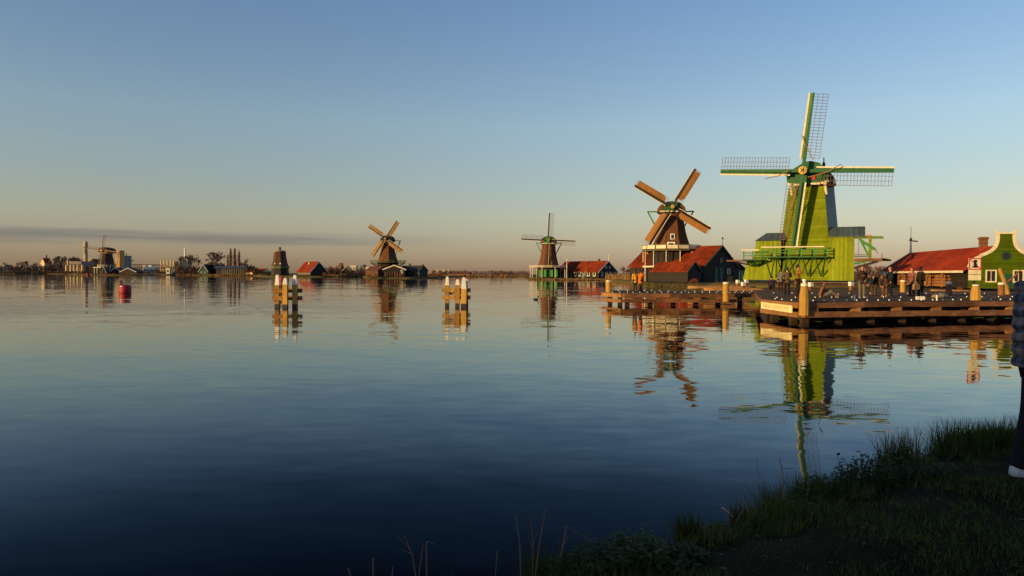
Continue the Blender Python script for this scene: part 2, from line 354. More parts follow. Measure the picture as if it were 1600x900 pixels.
def bank():
    m = MB(); vs = []; fs = []
    xs = [-70+i*2.0 for i in range(34)] + [-2+0.12*i for i in range(100)] + [10+i*2.0 for i in range(1, 26)]
    ys = [-70+i*2.0 for i in range(35)] + [0.0+0.12*i for i in range(1, 90)] + [10.8+i*2.2 for i in range(1, 12)]
    for x in xs:
        for y in ys: vs.append((x, y, bank_z(x, y)))
    n = len(ys)
    for i in range(len(xs)-1):
        for j in range(n-1):
            q = (i*n+j, (i+1)*n+j, (i+1)*n+j+1, i*n+j+1)
            if max(vs[k][2] for k in q) > -0.40: fs.append(q)
    m.add(vs, fs); return m.build('riverbank', soil, smooth=True)
struct(bank())
# ================================================================== building kit
def window(parent, c, w, h, face='front', frame=white_paint, pane=glass_dark, fr=0.09, bars=(1, 1), t=0.07, label=None):
    """window frame (part) with panes (sub-parts); face: front = -y, left = -x, right = +x; c is the centre on the wall plane"""
    c = Vector(c)
    ax = {'front': (Vector((1, 0, 0)), Vector((0, -1, 0))), 'left': (Vector((0, -1, 0)), Vector((-1, 0, 0))), 'right': (Vector((0, 1, 0)), Vector((1, 0, 0)))}[face]
    u, n = ax; z = Vector((0, 0, 1))
    def bx(mb, cu, cz, su, sz, d0, d1):
        p = c + u*cu + z*cz + n*((d0+d1)/2)
        sz3 = (abs(u.x)*su+abs(n.x)*abs(d1-d0), abs(u.y)*su+abs(n.y)*abs(d1-d0), sz); mb.box(p, sz3)
    f = MB()
    bx(f, 0, h/2-fr/2, w, fr, 0.004, t); bx(f, 0, -h/2+fr/2, w, fr, 0.004, t)
    bx(f, -w/2+fr/2, 0, fr, h-2*fr, 0.004, t); bx(f, w/2-fr/2, 0, fr, h-2*fr, 0.004, t)
    iw, ih = w-2*fr, h-2*fr; b = fr*0.35
    for i in range(1, bars[0]): bx(f, -iw/2+iw*i/bars[0], 0, b, ih, 0.010, t*0.7)
    for j in range(1, bars[1]): bx(f, 0, -ih/2+ih*j/bars[1], iw, b, 0.012, t*0.72)
    fo = f.build('window', frame, parent)
    g = MB(); bx(g, 0, 0, iw, ih, 0.002, 0.008); g.build('pane', pane, fo)
    return fo

def gable_house(name, label, cat, loc, rz, w, d, eave, ridge, wall, roof, trim=None, over=0.35, group=None, closed=True, trim_w=0.22, left_open=False):
    """house with its gable at the origin facing -y and the ridge running back along +y"""
    t = thing(name, label, cat, loc, rz, group)
    m = MB(); h = w/2
    gp = [(-h, 0), (h, 0), (h, eave), (0, ridge), (-h, eave)]
    m.prism(gp, 0, 0.15); m.prism(gp, d-0.15, d)
    m.span((h-0.15, 0.15, 0), (h, d-0.15, eave))
    if not left_open: m.span((-h, 0.15, 0), (-h+0.15, d-0.15, eave))
    m.build('wall', wall, t)
    k = (ridge-eave)/h; th = 0.14
    for s in (-1, 1):
        r = MB(); e = h+over; ze = eave-k*over
        p = [(0, ridge+0.02), (s*e, ze+0.02), (s*e, ze+0.02+th), (0, ridge+0.02+th)]
        r.prism(p, -over*0.6, d+over*0.6); r.build('roof_slope', roof, t)
    if trim:
        for y0, y1 in ((-over*0.6-0.08, -over*0.6-0.003), (d+over*0.6+0.003, d+over*0.6+0.08)):
            for s in (-1, 1):
                r = MB(); e = h+over; ze = eave-k*over
                p = [(0, ridge-trim_w+0.1), (s*e, ze-trim_w+0.1), (s*e, ze+th+0.06), (0, ridge+th+0.06)]
                r.prism(p, y0, y1); r.build('barge_board', trim, t)
    return t

def octa(r, z, n=8, c=(0, 0)):
    return [(c[0]+r*math.cos(2*math.pi*(i+0.5)/n), c[1]+r*math.sin(2*math.pi*(i+0.5)/n), z) for i in range(n)]

def sails(root, hub, angle, lens, stock_m, board_m, edge_m, lath_m, cloth_m=None, wl=1.9, wb=0.5, we=0.12, bar=0.055, pitch=0.5, tw=R(10), stock_w=0.30, cloth_from=0.22, names=True):
    """four sails in the plane y = hub.y; lattice on the clockwise side, leading board on the other"""
    hub = Vector(hub); Yv = Vector((0, 1, 0)); skew = angle[1] if isinstance(angle, tuple) else 0; angle = angle[0] if isinstance(angle, tuple) else angle
    for k in range(4):
        a = angle + k*math.pi/2 + (skew if k % 2 else 0); Ln = lens[k]
        u = Vector((math.sin(a), 0, math.cos(a))); v = Vector((math.cos(a), 0, -math.sin(a)))
        off = Yv*(0.16 if k % 2 else -0.16)
        o = hub+off
        m = MB(); m.beam(o, o+u*Ln, stock_w, stock_w, Yv, stock_w*0.55, stock_w*0.55)
        so_ = m.build('sail', stock_m, root)
        lat = MB(); vv = v*math.cos(tw)+Yv*math.sin(tw)*0.8
        s0 = Ln*0.17; n = int((Ln-s0)/pitch)
        for i in range(n+1):
            q = o+u*(s0+(Ln-0.1-s0)*i/n); lat.beam(q, q+vv*wl, bar, bar, Yv)
        for j in (1, 2, 3):
            q = vv*(wl*j/3-0.02); lat.beam(o+u*s0+q, o+u*(Ln-0.06)+q, bar, bar, Yv)
        lat.build('lattice', lath_m, so_)
        vb = v*math.cos(R(12))-Yv*math.sin(R(12))
        b = MB(); s1 = Ln*0.15
        p = [o+u*s1, o+u*Ln, o+u*Ln-vb*wb, o+u*s1-vb*wb]
        nrm = Yv*0.025
        b.add([q-nrm for q in p]+[q+nrm for q in p], [(0, 1, 2, 3), (7, 6, 5, 4), (0, 4, 5, 1), (1, 5, 6, 2), (2, 6, 7, 3), (3, 7, 4, 0)])
        b.build('leading_board', board_m, so_)
        e = MB(); e.beam(o+u*s1-vb*(wb+we*0.5), o+u*(Ln+0.02)-vb*(wb+we*0.5), we, 0.09, Yv); e.build('edge_strip', edge_m, so_)
        if cloth_m:
            c = MB(); rings = []; ncl = 10
            for i in range(ncl+1):
                s = lerp(Ln*cloth_from, Ln-0.35, i/ncl); row = []
                for j in range(6):
                    tt = j/5; w_ = wl*(0.99 if i else 0.55); sag = -0.10-0.07*math.sin(math.pi*tt)*math.sin(math.pi*min(1, i/ncl*1.1))
                    row.append(o+u*s+vv*(w_*tt*0.97+0.1)+Yv*sag)
                rings.append(row)
            c.loft(rings, close=False); c.build('sail_cloth', cloth_m, so_, smooth=True)
    h = MB(); h.tube(hub+Vector((0, -0.55, 0)), hub+Vector((0, 1.6, 0)), 0.34, 0.42, 10)
    ho = h.build('windshaft', brown_black, root)
    return ho

def cap_shape(mb, z, w, h, y0, y1, front=0.85, back=0.7):
    rings = []
    for i in range(9):
        t = i/8; y = lerp(y0, y1, t)
        sc = lerp(front, 1, sstep(0, 0.35, t)) if t < 0.5 else lerp(1, back, sstep(0.55, 1, t))
        ring = []
        for j in range(11):
            a = math.pi*j/10; ring.append((math.cos(a)*w*sc*(1 if abs(math.cos(a)) > .9 else 1), y, z+(math.sin(a)**0.8)*h*(0.72+0.28*sc)))
        rings.append(ring)
    mb.loft(rings, close=False)
    for r in (rings[0], rings[-1]): mb.poly(r)

def smock_mill(label, loc, yaw, stage_z, top_z, r_base, r_top, r_stage, hub_z, angle, L, cloth=None, body=thatch, stage_m=green_mid, post_m=cream, panel_m=None, low_m=black_boards, low_r=None, cap_m=thatch, front_m=green_dark, board_m=brown_black, tail=green_mid, stage_posts=True, wl=2.0, sails_on=True, lath=lattice_dark, edge=cream, posts=10, windows=(), rail_h=1.05, post_w=.24):
    t = thing('windmill', label, 'windmill', loc, yaw, 'windmills along the river')
    low_r = low_r or r_base*1.04
    m = MB(); m.loft([octa(low_r*1.05, 0), octa(low_r, stage_z)]); m.build('base_wall', low_m, t)
    prof = []
    for i in range(13):
        q = i/12; r = lerp(r_base, r_top, q)-(r_base-r_top)*0.22*math.sin(math.pi*q)*(1-0.35*q); prof.append((r, lerp(stage_z+0.06, top_z, q)))
    m = MB(); m.loft([octa(r, z) for r, z in prof]); m.build('tower', body, t)
    for (az, zz, ww, hh) in windows:
        rr = lerp(r_base, r_top, (zz-stage_z)/(top_z-stage_z))*0.925
        rr -= (r_base-r_top)*0.16*math.sin(math.pi*(zz-stage_z)/(top_z-stage_z))
        hol = MB(); c = Vector((math.sin(az)*rr, -math.cos(az)*rr, zz)); rot = Matrix.Rotation(az, 3, 'Z')
        hol.box(c, (ww, 0.3, hh), rot); fo = hol.build('window', white_paint, t)
        g = MB(); g.box(c+rot @ Vector((0, -0.16, 0)), (ww*0.66, 0.02, hh*0.72), rot); g.build('pane', glass_dark, fo)
    # stage
    m = MB(); m.loft([octa(r_stage, stage_z-0.22, 16), octa(r_stage, stage_z-0.02, 16)]); m.build('stage_deck', stage_m, t)
    rail = MB(); n = 16
    pts = octa(r_stage-0.12, stage_z, 16)
    for i in range(n):
        a = Vector(pts[i]); b = Vector(pts[(i+1) % n]); rail.beam(a, a+Vector((0, 0, rail_h)), 0.12, 0.12); 
        for zz in (rail_h*.52, rail_h*.95): rail.beam(a+Vector((0, 0, zz)), b+Vector((0, 0, zz)), 0.08, 0.1)
    rail.build('stage_railing', stage_m, t)
    if panel_m:
        for i in range(n):
            a = Vector(pts[i]); b = Vector(pts[(i+1) % n]); d = (b-a)*0.06; q = MB(); o_ = Vector((a.x+b.x, a.y+b.y, 0)).normalized()*0.07
            q.beam(a+d+o_+Vector((0, 0, 0.52)), b-d+o_+Vector((0, 0, 0.52)), 0.03, 0.72); q.build('railing_panel', panel_m, t)
    if stage_posts:
        for i in range(posts):
            aa = 2*math.pi*(i+0.3)/posts; x, y = math.cos(aa)*(r_stage-0.35), math.sin(aa)*(r_stage-0.35)
            q = MB(); q.beam((x, y, 0), (x, y, stage_z-0.22), post_w, post_w); q.build('stage_post', post_m, t)
    else:
        for i in range(16):
            aa = 2*math.pi*(i+0.5)/16; q = MB(); c, s = math.cos(aa), math.sin(aa)
            q.beam((c*low_r, s*low_r, stage_z-2.2), (c*(r_stage-0.3), s*(r_stage-0.3), stage_z-0.22), 0.18, 0.18); q.build('stage_strut', post_m, t)
    if sails_on:
        m = MB(); m.lathe([(r_top*1.12, 0), (r_top*1.12, 0.35)], (0, 0, top_z-0.02), 16); m.build('curb_ring', board_m, t)
        m = MB(); hh = (hub_z-top_z)*2.0; cap_shape(m, top_z+0.3, r_top*1.18, hh, -r_top*1.25, r_top*1.75); co = m.build('cap', cap_m, t, smooth=True)
        f = MB(); y = -r_top*1.25-0.10
        pl = [(-r_top*0.62, top_z+0.33), (r_top*0.62, top_z+0.33), (r_top*0.66, top_z+hh*0.45), (r_top*0.42, top_z+hh*0.9), (0, top_z+hh*1.02), (-r_top*0.42, top_z+hh*0.9), (-r_top*0.66, top_z+hh*0.45)]
        f.prism(pl, y, y+0.09); f.build('front_board', front_m, co)
        f = MB(); f.beam((-r_top*1.0, y-0.03, top_z+0.25), (r_top*1.0, y-0.03, top_z+0.25), 0.14, 0.28); f.build('beard_board', edge, co)
        hub = Vector((0, -r_top*1.25-0.75, hub_z))
        sails(t, hub, angle, [L]*4, board_m, board_m, edge, lath, cloth, wl=wl, wb=.42)
        f = MB(); f.lathe([(0.05, 0), (0.42, 0.02), (0.45, 0.2)], (0, 0, 0), 10); 
        f.v = [(hub.x+x, hub.y-0.75+z, hub.z+yy) for x, yy, z in f.v]; f.build('shaft_end', gold, t)
        # tail frame: cross beams and braces down to the stage
        tb = r_top*1.3
        for s in (-1, 1):
            q = MB(); x1 = s*(r_top*1.18+1.9)
            q.beam((s*r_top*0.4, tb, top_z+0.75), (x1, tb, top_z+0.75), 0.26, 0.26); q.build('tail_beam', tail, t)
            q = MB(); q.beam((x1, tb, top_z+0.85), (s*0.5, tb+r_base*1.05, stage_z+0.9), 0.2, 0.2); q.build('tail_brace', tail, t)
            q = MB(); q.beam((x1*0.98, tb-0.02, top_z+0.72), (s*(r_top+0.5), tb-0.1, top_z-2.4), 0.16, 0.16); q.build('side_brace', tail, t)
        q = MB(); q.beam((0, tb, top_z+0.4), (0, tb+r_base*1.05, stage_z+0.4), 0.3, 0.3); q.build('tail_pole', tail, t)
    return t

# ------------------------------------------------------------------ mill with tan sails behind the left jetty
def mill_cat():
    Y = 150; x = PX(1048, Y); g = 0.8; s = FPX/Y
    z = lambda py: PZ(1048, py, Y)-g
    az = math.atan2(x, Y)
    t = smock_mill('brown thatched windmill with four tan canvas sails beside steep red roofed barn', (x, Y, g), -az+R(3), z(391), z(334), 4.5, 2.55, 6.2, z(326), R(31.5), 9.0,
        cloth=canvas, panel_m=cream, stage_m=M('olive_stage_paint', (0.16, 0.15, 0.055), (0.11, 0.10, 0.04), 3, 0.7), post_m=cream, cap_m=thatch, front_m=green_dark, wl=1.25, lath=lattice_wood, windows=((R(2), z(371), 0.9, 1.2), (R(-3), z(385), 1.6, 1.5)), posts=13, post_w=.15)
    # white cross rail between front stage posts, notice board on it
    q = MB(); q.beam((-5.9, -3.2, z(417)), (-2.4, -6.0, z(417)), 0.16, 0.3); q.build('cross_rail', cream, t)
    b = gable_house('barn', 'black barn with steep red tiled roof and weather vane beside tan sailed windmill', 'barn', (PX(1127, 142), 142, g), R(40), 11.6, 19, z(415)*0.94, z(384)*0.955, black_boards, tile_old, green_teal, over=0.4)
    v = MB(); zz = z(384)*0.955; v.tube((0, -0.2, zz), (0, -0.2, zz+1.7), 0.07, 0.04, 6); v.beam((-0.25, -0.2, zz+1.45), (0.6, -0.2, zz+1.45), 0.05, 0.16); v.ball((0, -0.2, zz+1.65), 0.14, 0.14, 0.16, 6, 4)
    v.build('weather_vane', green_teal, b)
    window(b, (0, 0, zz*0.60), 0.9, 1.1, 'front', M('grey_shutter', (0.16, 0.15, 0.15), None, 3, 0.7))
    window(b, (2.6, 0, 2.1), 1.1, 1.1, 'front', white_paint)
    d = MB(); d.span((-2.4, -0.09, 0.1), (-1.2, -0.004, 2.9)); d.build('door', green_teal, b)
    d = MB(); d.span((-0.7, -0.09, 0.1), (0.5, -0.004, 2.9)); d.build('door', green_teal, b)
    # low lean-to on the right of the gable
    m = MB(); m.prism([(5.8, 0), (9.3, 0), (9.3, 2.4), (5.8, 3.9)], 0.3, 10); m.build('lean_to_wall', black_boards, b)
    m = MB(); m.prism([(5.75, 4.05), (5.75, 4.2), (9.7, 2.48), (9.7, 2.33)], 0.0, 10.3); m.build('lean_to_roof', tile_old, b)
    dd = MB(); dd.span((6.9, 0.21, 0.1), (8.1, 0.296, 2.25)); do = dd.build('side_door', green_mid, b)
    ff = MB(); ff.span((6.78, 0.2, 0.1), (6.9, 0.297, 2.35)); ff.span((8.1, 0.2, 0.1), (8.22, 0.297, 2.35)); ff.build('door_frame', white_paint, do)
    gable_house('porch_annex', 'low black annex with small red gable roof in front of steep barn', 'annex', (PX(1085, 134), 134, g), R(40), 4.2, 8.5, 2.1, 3.75, black_boards, tile_old, green_teal, over=0.3)
    n = thing('notice_board', 'pale notice board on post below windmill stage', 'sign', (PX(1029, 141), 141, g))
    q = MB(); q.beam((0, 0, 0), (0, 0, 2.6), 0.12, 0.12); q.build('post', cream, n)
    q = MB(); q.span((-0.65, -0.12, 1.25), (0.65, -0.065, 2.35)); q.build('board', cream, n)
    q = MB(); q.span((-0.05, -0.135, 1.5), (0.4, -0.125, 2.1)); q.build('panel', M('olive_print', (0.30, 0.30, 0.05), None, 3, 0.7), n)
mill_cat()

# ------------------------------------------------------------------ mill with white stage and long red barn
def mill_three():
    Y = 290; x = PX(857, Y); g = 0.8
    z = lambda py: PZ(857, py, Y)-g
    az = math.atan2(x, Y)
    t = smock_mill('slender brown windmill with bare sails and green doors under pale stage', (x, Y, g), -az-R(2), z(417), z(382), 4.7, 2.9, 8.0, z(376), R(3), 11.0,
        cloth=None, body=thatch, stage_m=cream, post_m=cream, cap_m=thatch, front_m=green_mid, wl=1.8, lath=lattice_dark, posts=9, low_m=black_boards, rail_h=.5)
    for xx in (-3.2, -1.2, 1.4, 3.2):
        q = MB(); q.span((xx-0.55, -5.25, 0.3), (xx+0.55, -5.05, 3.2)); q.build('green_door', M('bright_green_doors', (0.06, 0.33, 0.06), None, 3, 0.5), t)
    Yb = 282
    zb = lambda py: PZ(950, py, Yb)-g
    b = gable_house('barn', 'long low black barn with orange tiled roof and white windows', 'barn', (PX(950, Yb), Yb, g), R(36), 10.2, 26, zb(424)*0.97, zb(408), black_boards, tile_old, white_paint, over=0.5, trim_w=0.35)
    for i, yy in enumerate((2.5, 6, 11.5, 14, 21)): window(b, (-5.1, yy, 1.6), 1.5, 1.9, 'left', white_paint, fr=0.22)
    d = MB(); d.span((-5.19, 16.6, 0), (-5.105, 18.2, 2.4)); do = d.build('door', brown_black, b)
    f = MB(); f.span((-5.22, 16.35, 0), (-5.106, 16.6, 2.6)); f.span((-5.22, 18.2, 0), (-5.106, 18.45, 2.6)); f.span((-5.215, 16.6, 2.4), (-5.107, 18.2, 2.62)); f.build('door_frame', white_paint, do)
    for xx, zz in ((-1, 4.3), (1, 4.3)): window(b, (xx, 0, zz), 0.9, 1.1, 'front', M('greyish_white', (0.5, 0.5, 0.52), None, 3, 0.6), fr=0.2)
    for xx in (-3.2, -0.8, 1.2, 3.8): window(b, (xx, 0, 1.5), 1.0, 1.9, 'front', M('greyish_white', (0.5, 0.5, 0.52)), fr=0.22)
    zr = zb(408)
    c = MB(); c.span((-0.4, 5, zr-0.2), (0.4, 5.8, zr+0.95)); c.build('chimney', brick, b)
    c = MB(); c.tube((0, -0.3, zr), (0, -0.3, zr+2.2), 0.09, 0.05, 6); c.ball((0, -0.3, zr+2.2), 0.2, 0.2, 0.25, 6, 4); c.build('finial', white_paint, b)
    f = thing('flagpole', 'tall thin white flagpole in front of orange roofed barn', 'flagpole', (PX(885.5, 272), 272, 0.4))
    q = MB(); q.tube((0, 0, 0), (0, 0, 7.6), 0.13, 0.09, 8); q.build('pole', white_paint, f)
    q = MB(); q.ball((0, 0, 7.7), 0.2, 0.2, 0.2, 8, 5); q.build('pole_ball', white_paint, f)
    w = thing('model_windmill', 'miniature green garden windmill by the long black barn', 'windmill', (PX(912, 270), 270, 0.45))
    q = MB(); q.loft([octa(0.55, 0), octa(0.3, 1.7)]); q.lathe([(0.34, 0), (0.3, 0.25), (0.05, 0.5)], (0, 0, 1.7), 8); q.build('tower', M('pale_green_paint', (0.12, 0.3, 0.14), None, 3, 0.6), w)
    for k in range(4):
        a = R(38)+k*math.pi/2; q = MB(); q.beam((0, -0.5, 1.85), (math.sin(a)*1.3, -0.5, 1.85+math.cos(a)*1.3), 0.16, 0.05, (0, 1, 0)); q.build('sail', white_paint, w)
    q = MB(); q.tube((0, -0.55, 1.85), (0, 0.2, 1.85), 0.08, 0.08, 6); q.build('shaft', brown_black, w)
mill_three()

# ------------------------------------------------------------------ mill with pale sails in the middle distance
def mill_four():
    Y = 330; x = PX(606, Y); g = 0.8
    z = lambda py: PZ(604, py, Y)-g
    az = math.atan2(x, Y)
    t = smock_mill('dark windmill with pale buff sails between the two mooring dolphins', (x, Y, g), -az-R(16), z(410), z(378), 4.9, 2.7, 8.4, z(373.5), R(34), 9.9,
        cloth=canvas_pale, body=thatch, stage_m=M('dull_green_stage', (0.10, 0.16, 0.06), None, 3, 0.8), post_m=brown_black, cap_m=thatch_dark, front_m=brown_black, wl=1.6, low_m=black_boards, low_r=4.8, stage_posts=False)
    s = gable_house('timber_shed', 'open sawmill shed with wide pale gable boards below buff sailed windmill', 'shed', (PX(616, 316), 316, g), R(4), 9.4, 12, 3.3, 5.1, black_boards, tile_old, cream, over=0.55, trim_w=0.45)
    for i, xx in enumerate((-4.0, -3.0, -1.9, -0.9, 0.3, 1.4, 2.6, 3.7)):
        q = MB(); q.beam((xx, -0.75, -0.5), (xx+0.05, -0.75, 1.7+0.2*math.sin(i*2.1)), 0.3, 0.3); q.build('fender_pile', timber, s)
    for xx, zz in ((3.3, 2.6), (3.5, 1.6)): window(s, (xx, 0, zz), 0.9, 0.7, 'front', white_paint, fr=0.2)
    s2 = gable_house('timber_shed', 'dark rust coloured lean shed left below buff sailed windmill', 'shed', (PX(598, 318), 318, g), R(48), 5.5, 9, 2.6, 4.4, M('rust_boards', (0.12, 0.055, 0.035), None, 2, 0.8, boards=('Z', 0.3)), tile_dull, None)
    d = gable_house('workshop', 'long dark low workshop with small chimney right of buff sailed windmill', 'workshop', (PX(662, 322), 322, g), R(62), 6.5, 11.5, 2.7, 4.9, M('blue_black_boards', (0.02, 0.026, 0.032), None, 2, 0.7, boards=('Z', 0.28)), tile_dark, brown_black, over=0.3)
    c = MB(); c.span((-0.35, 7.5, 4.6), (0.35, 8.2, 6.0)); c.build('chimney', M('dark_brick', (0.07, 0.045, 0.04), None, 3, 0.9), d)
    c = MB(); c.ball((0, 0.4, 5.0), 0.5, 0.5, 0.6, 8, 5); c.build('finial', brown_black, d)
    for yy in (2, 5.2, 8.5): window(d, (-3.25, yy, 1.5), 0.9, 1.0, 'left', grey_clad, fr=0.12)
mill_four()

# ------------------------------------------------------------------ capless tower mill and its red barn
def mill_stump():
    Y = 400; x = PX(437.5, Y); g = 0.8
    z = lambda py: PZ(437, py, Y)-g
    t = thing('windmill', 'capless brown windmill tower without sails beside small red roofed barn', 'windmill', (x, Y, g), 0, 'windmills along the river')
    m = MB(); m.loft([octa(4.9, 0), octa(4.7, z(419))]); m.build('base_wall', brown_black, t)
    prof = [(4.85, z(416)), (4.1, z(411)), (3.6, z(404)), (3.3, z(398)), (3.15, z(393))]
    m = MB(); m.loft([octa(r, q) for r, q in prof]); m.build('tower', M('umber_thatch', (0.105, 0.052, 0.038), (0.07, 0.036, 0.028), 1, 0.95), t)
    m = MB(); m.loft([octa(5.3, z(419.4)), octa(5.3, z(416.2))]); m.build('stage_band', M('sage_green', (0.10, 0.17, 0.07), None, 2, 0.7), t)
    m = MB(); m.lathe([(3.2, 0), (3.2, 0.35), (1.2, 0.9), (0.2, 1.0)], (0, 0, z(393)-0.02), 16); m.build('flat_cap', concrete, t)
    m = MB(); m.lathe([(0.55, 0), (0.6, 1.3), (0.75, 1.4), (0.7, 1.7)], (0, 0, z(391)), 8); m.build('vent', brown_black, t)
    for a in (-0.35, 0.35):
        q = MB(); q.box((math.sin(a)*4.25, -math.cos(a)*4.25, z(412)), (0.6, 0.5, 0.7)); q.build('window', white_paint, t)
    b = gable_house('barn', 'small black barn with bright red roof beside capless windmill tower', 'barn', (PX(498.5, 384), 384, g), R(36), 9.2, 22, PZ(498, 424, 384)-g, PZ(498, 409, 384)-g, black_boards, tile_old, white_paint, over=0.5, trim_w=0.4)
    for yy in (2, 4.5, 7.5, 10, 12.5, 15, 17.5, 20): window(b, (-4.6, yy, 1.35), 1.2, 1.5, 'left', cream, fr=0.2)
    window(b, (0.2, 0, 4.4), 0.9, 1.1, 'front', grey_clad)
    c = MB(); c.span((-1.6, 11, 6.2), (-0.9, 12, 7.2)); c.build('dormer', white_paint, b)
mill_stump()

# ------------------------------------------------------------------ far left mill group
def mill_five():
    Y = 500; x = PX(167, Y); g = 0.8
    z = lambda py: PZ(165, py, Y)-g
    t = smock_mill('small dark windmill with bare sails near the tall chimney tower', (x, Y, g), -R(5), z(416), z(396), 5.3, 3.6, 6.0, z(391.5), R(8), 11.2,
        cloth=None, body=M('violet_brown_thatch', (0.075, 0.045, 0.042), None, 1, 0.95), stage_m=cream, post_m=cream, cap_m=thatch, front_m=lattice_wood, wl=1.8, low_m=brown_black, stage_posts=False, board_m=M('grey_brown_board', (.16, .09, .06), None, 2, .8))
    Y2 = 800; x2 = PX(197, Y2)
    z2 = lambda py: PZ(197, py, Y2)-g
    smock_mill('tiny dark windmill farthest away beside the tower block', (x2, Y2, g), R(30), z2(416), z2(409), 4.6, 3.0, 6.2, z2(406.5), R(4), 7.8, cloth=None, body=thatch_dark, stage_m=brown_black, post_m=brown_black, cap_m=thatch_dark, front_m=brown_black, wl=1.6, low_m=brown_black, stage_posts=False, tail=brown_black, edge=brown_black)
    Ys = 476
    gable_house('open_boat_shed', 'small dark boat shed with pale gable edge right of far windmill', 'shed', (PX(180.5, Ys), Ys, g), R(6), 6.6, 8, 1.9, 4.3, brown_black, tile_dark, cream, trim_w=0.4)
    gable_house('open_boat_shed', 'wide low dark boat shed with thin pale gable edge', 'shed', (PX(200, Ys-4), Ys-4, g), R(4), 10.5, 9, 1.5, 4.0, brown_black, tile_dark, white_paint, trim_w=0.3)
    gable_house('open_boat_shed', 'narrow dark boat shed with pointed pale gable left of far windmill', 'shed', (PX(162.5, Ys-6), Ys-6, g), R(6), 2.4, 6, 1.4, 4.6, brown_black, tile_dark, cream, trim_w=0.3)
    s = thing('jetty_shelter', 'dark flat shelter with pale fascia at foot of far windmill', 'shelter', (PX(151, Ys), Ys, g))
    q = MB(); q.span((-2.6, 0, 4.1), (2.8, 4, 4.6)); q.build('fascia', cream, s)
    q = MB(); q.span((-2.4, 0.6, 0), (2.6, 4, 4.1)); q.build('wall', brown_black, s)
    for xx in (-1.6, 0.2): 
        q = MB(); q.beam((xx, 0.2, 0), (xx, 0.2, 4.1), 0.25, 0.25); q.build('post', cream, s)
mill_five()
# ================================================================== green sawmill (paltrok) and bell-gabled house
def lap_wall(mb, a0, b0, a1, b1, n, lip=0.035):
    """lapped horizontal boards between lower edge a0-b0 and upper edge a1-b1"""
    a0, b0, a1, b1 = map(Vector, (a0, b0, a1, b1)); nr = (b0-a0).cross(a1-a0).normalized()
    for i in range(n):
        t0, t1 = i/n, (i+1)/n
        p0, q0, p1, q1 = a0.lerp(a1, t0), b0.lerp(b1, t0), a0.lerp(a1, t1), b0.lerp(b1, t1)
        l = nr*lip
        mb.add([p0, q0, q0+l, p0+l, q1, p1], [(0, 1, 2, 3), (3, 2, 4, 5)])

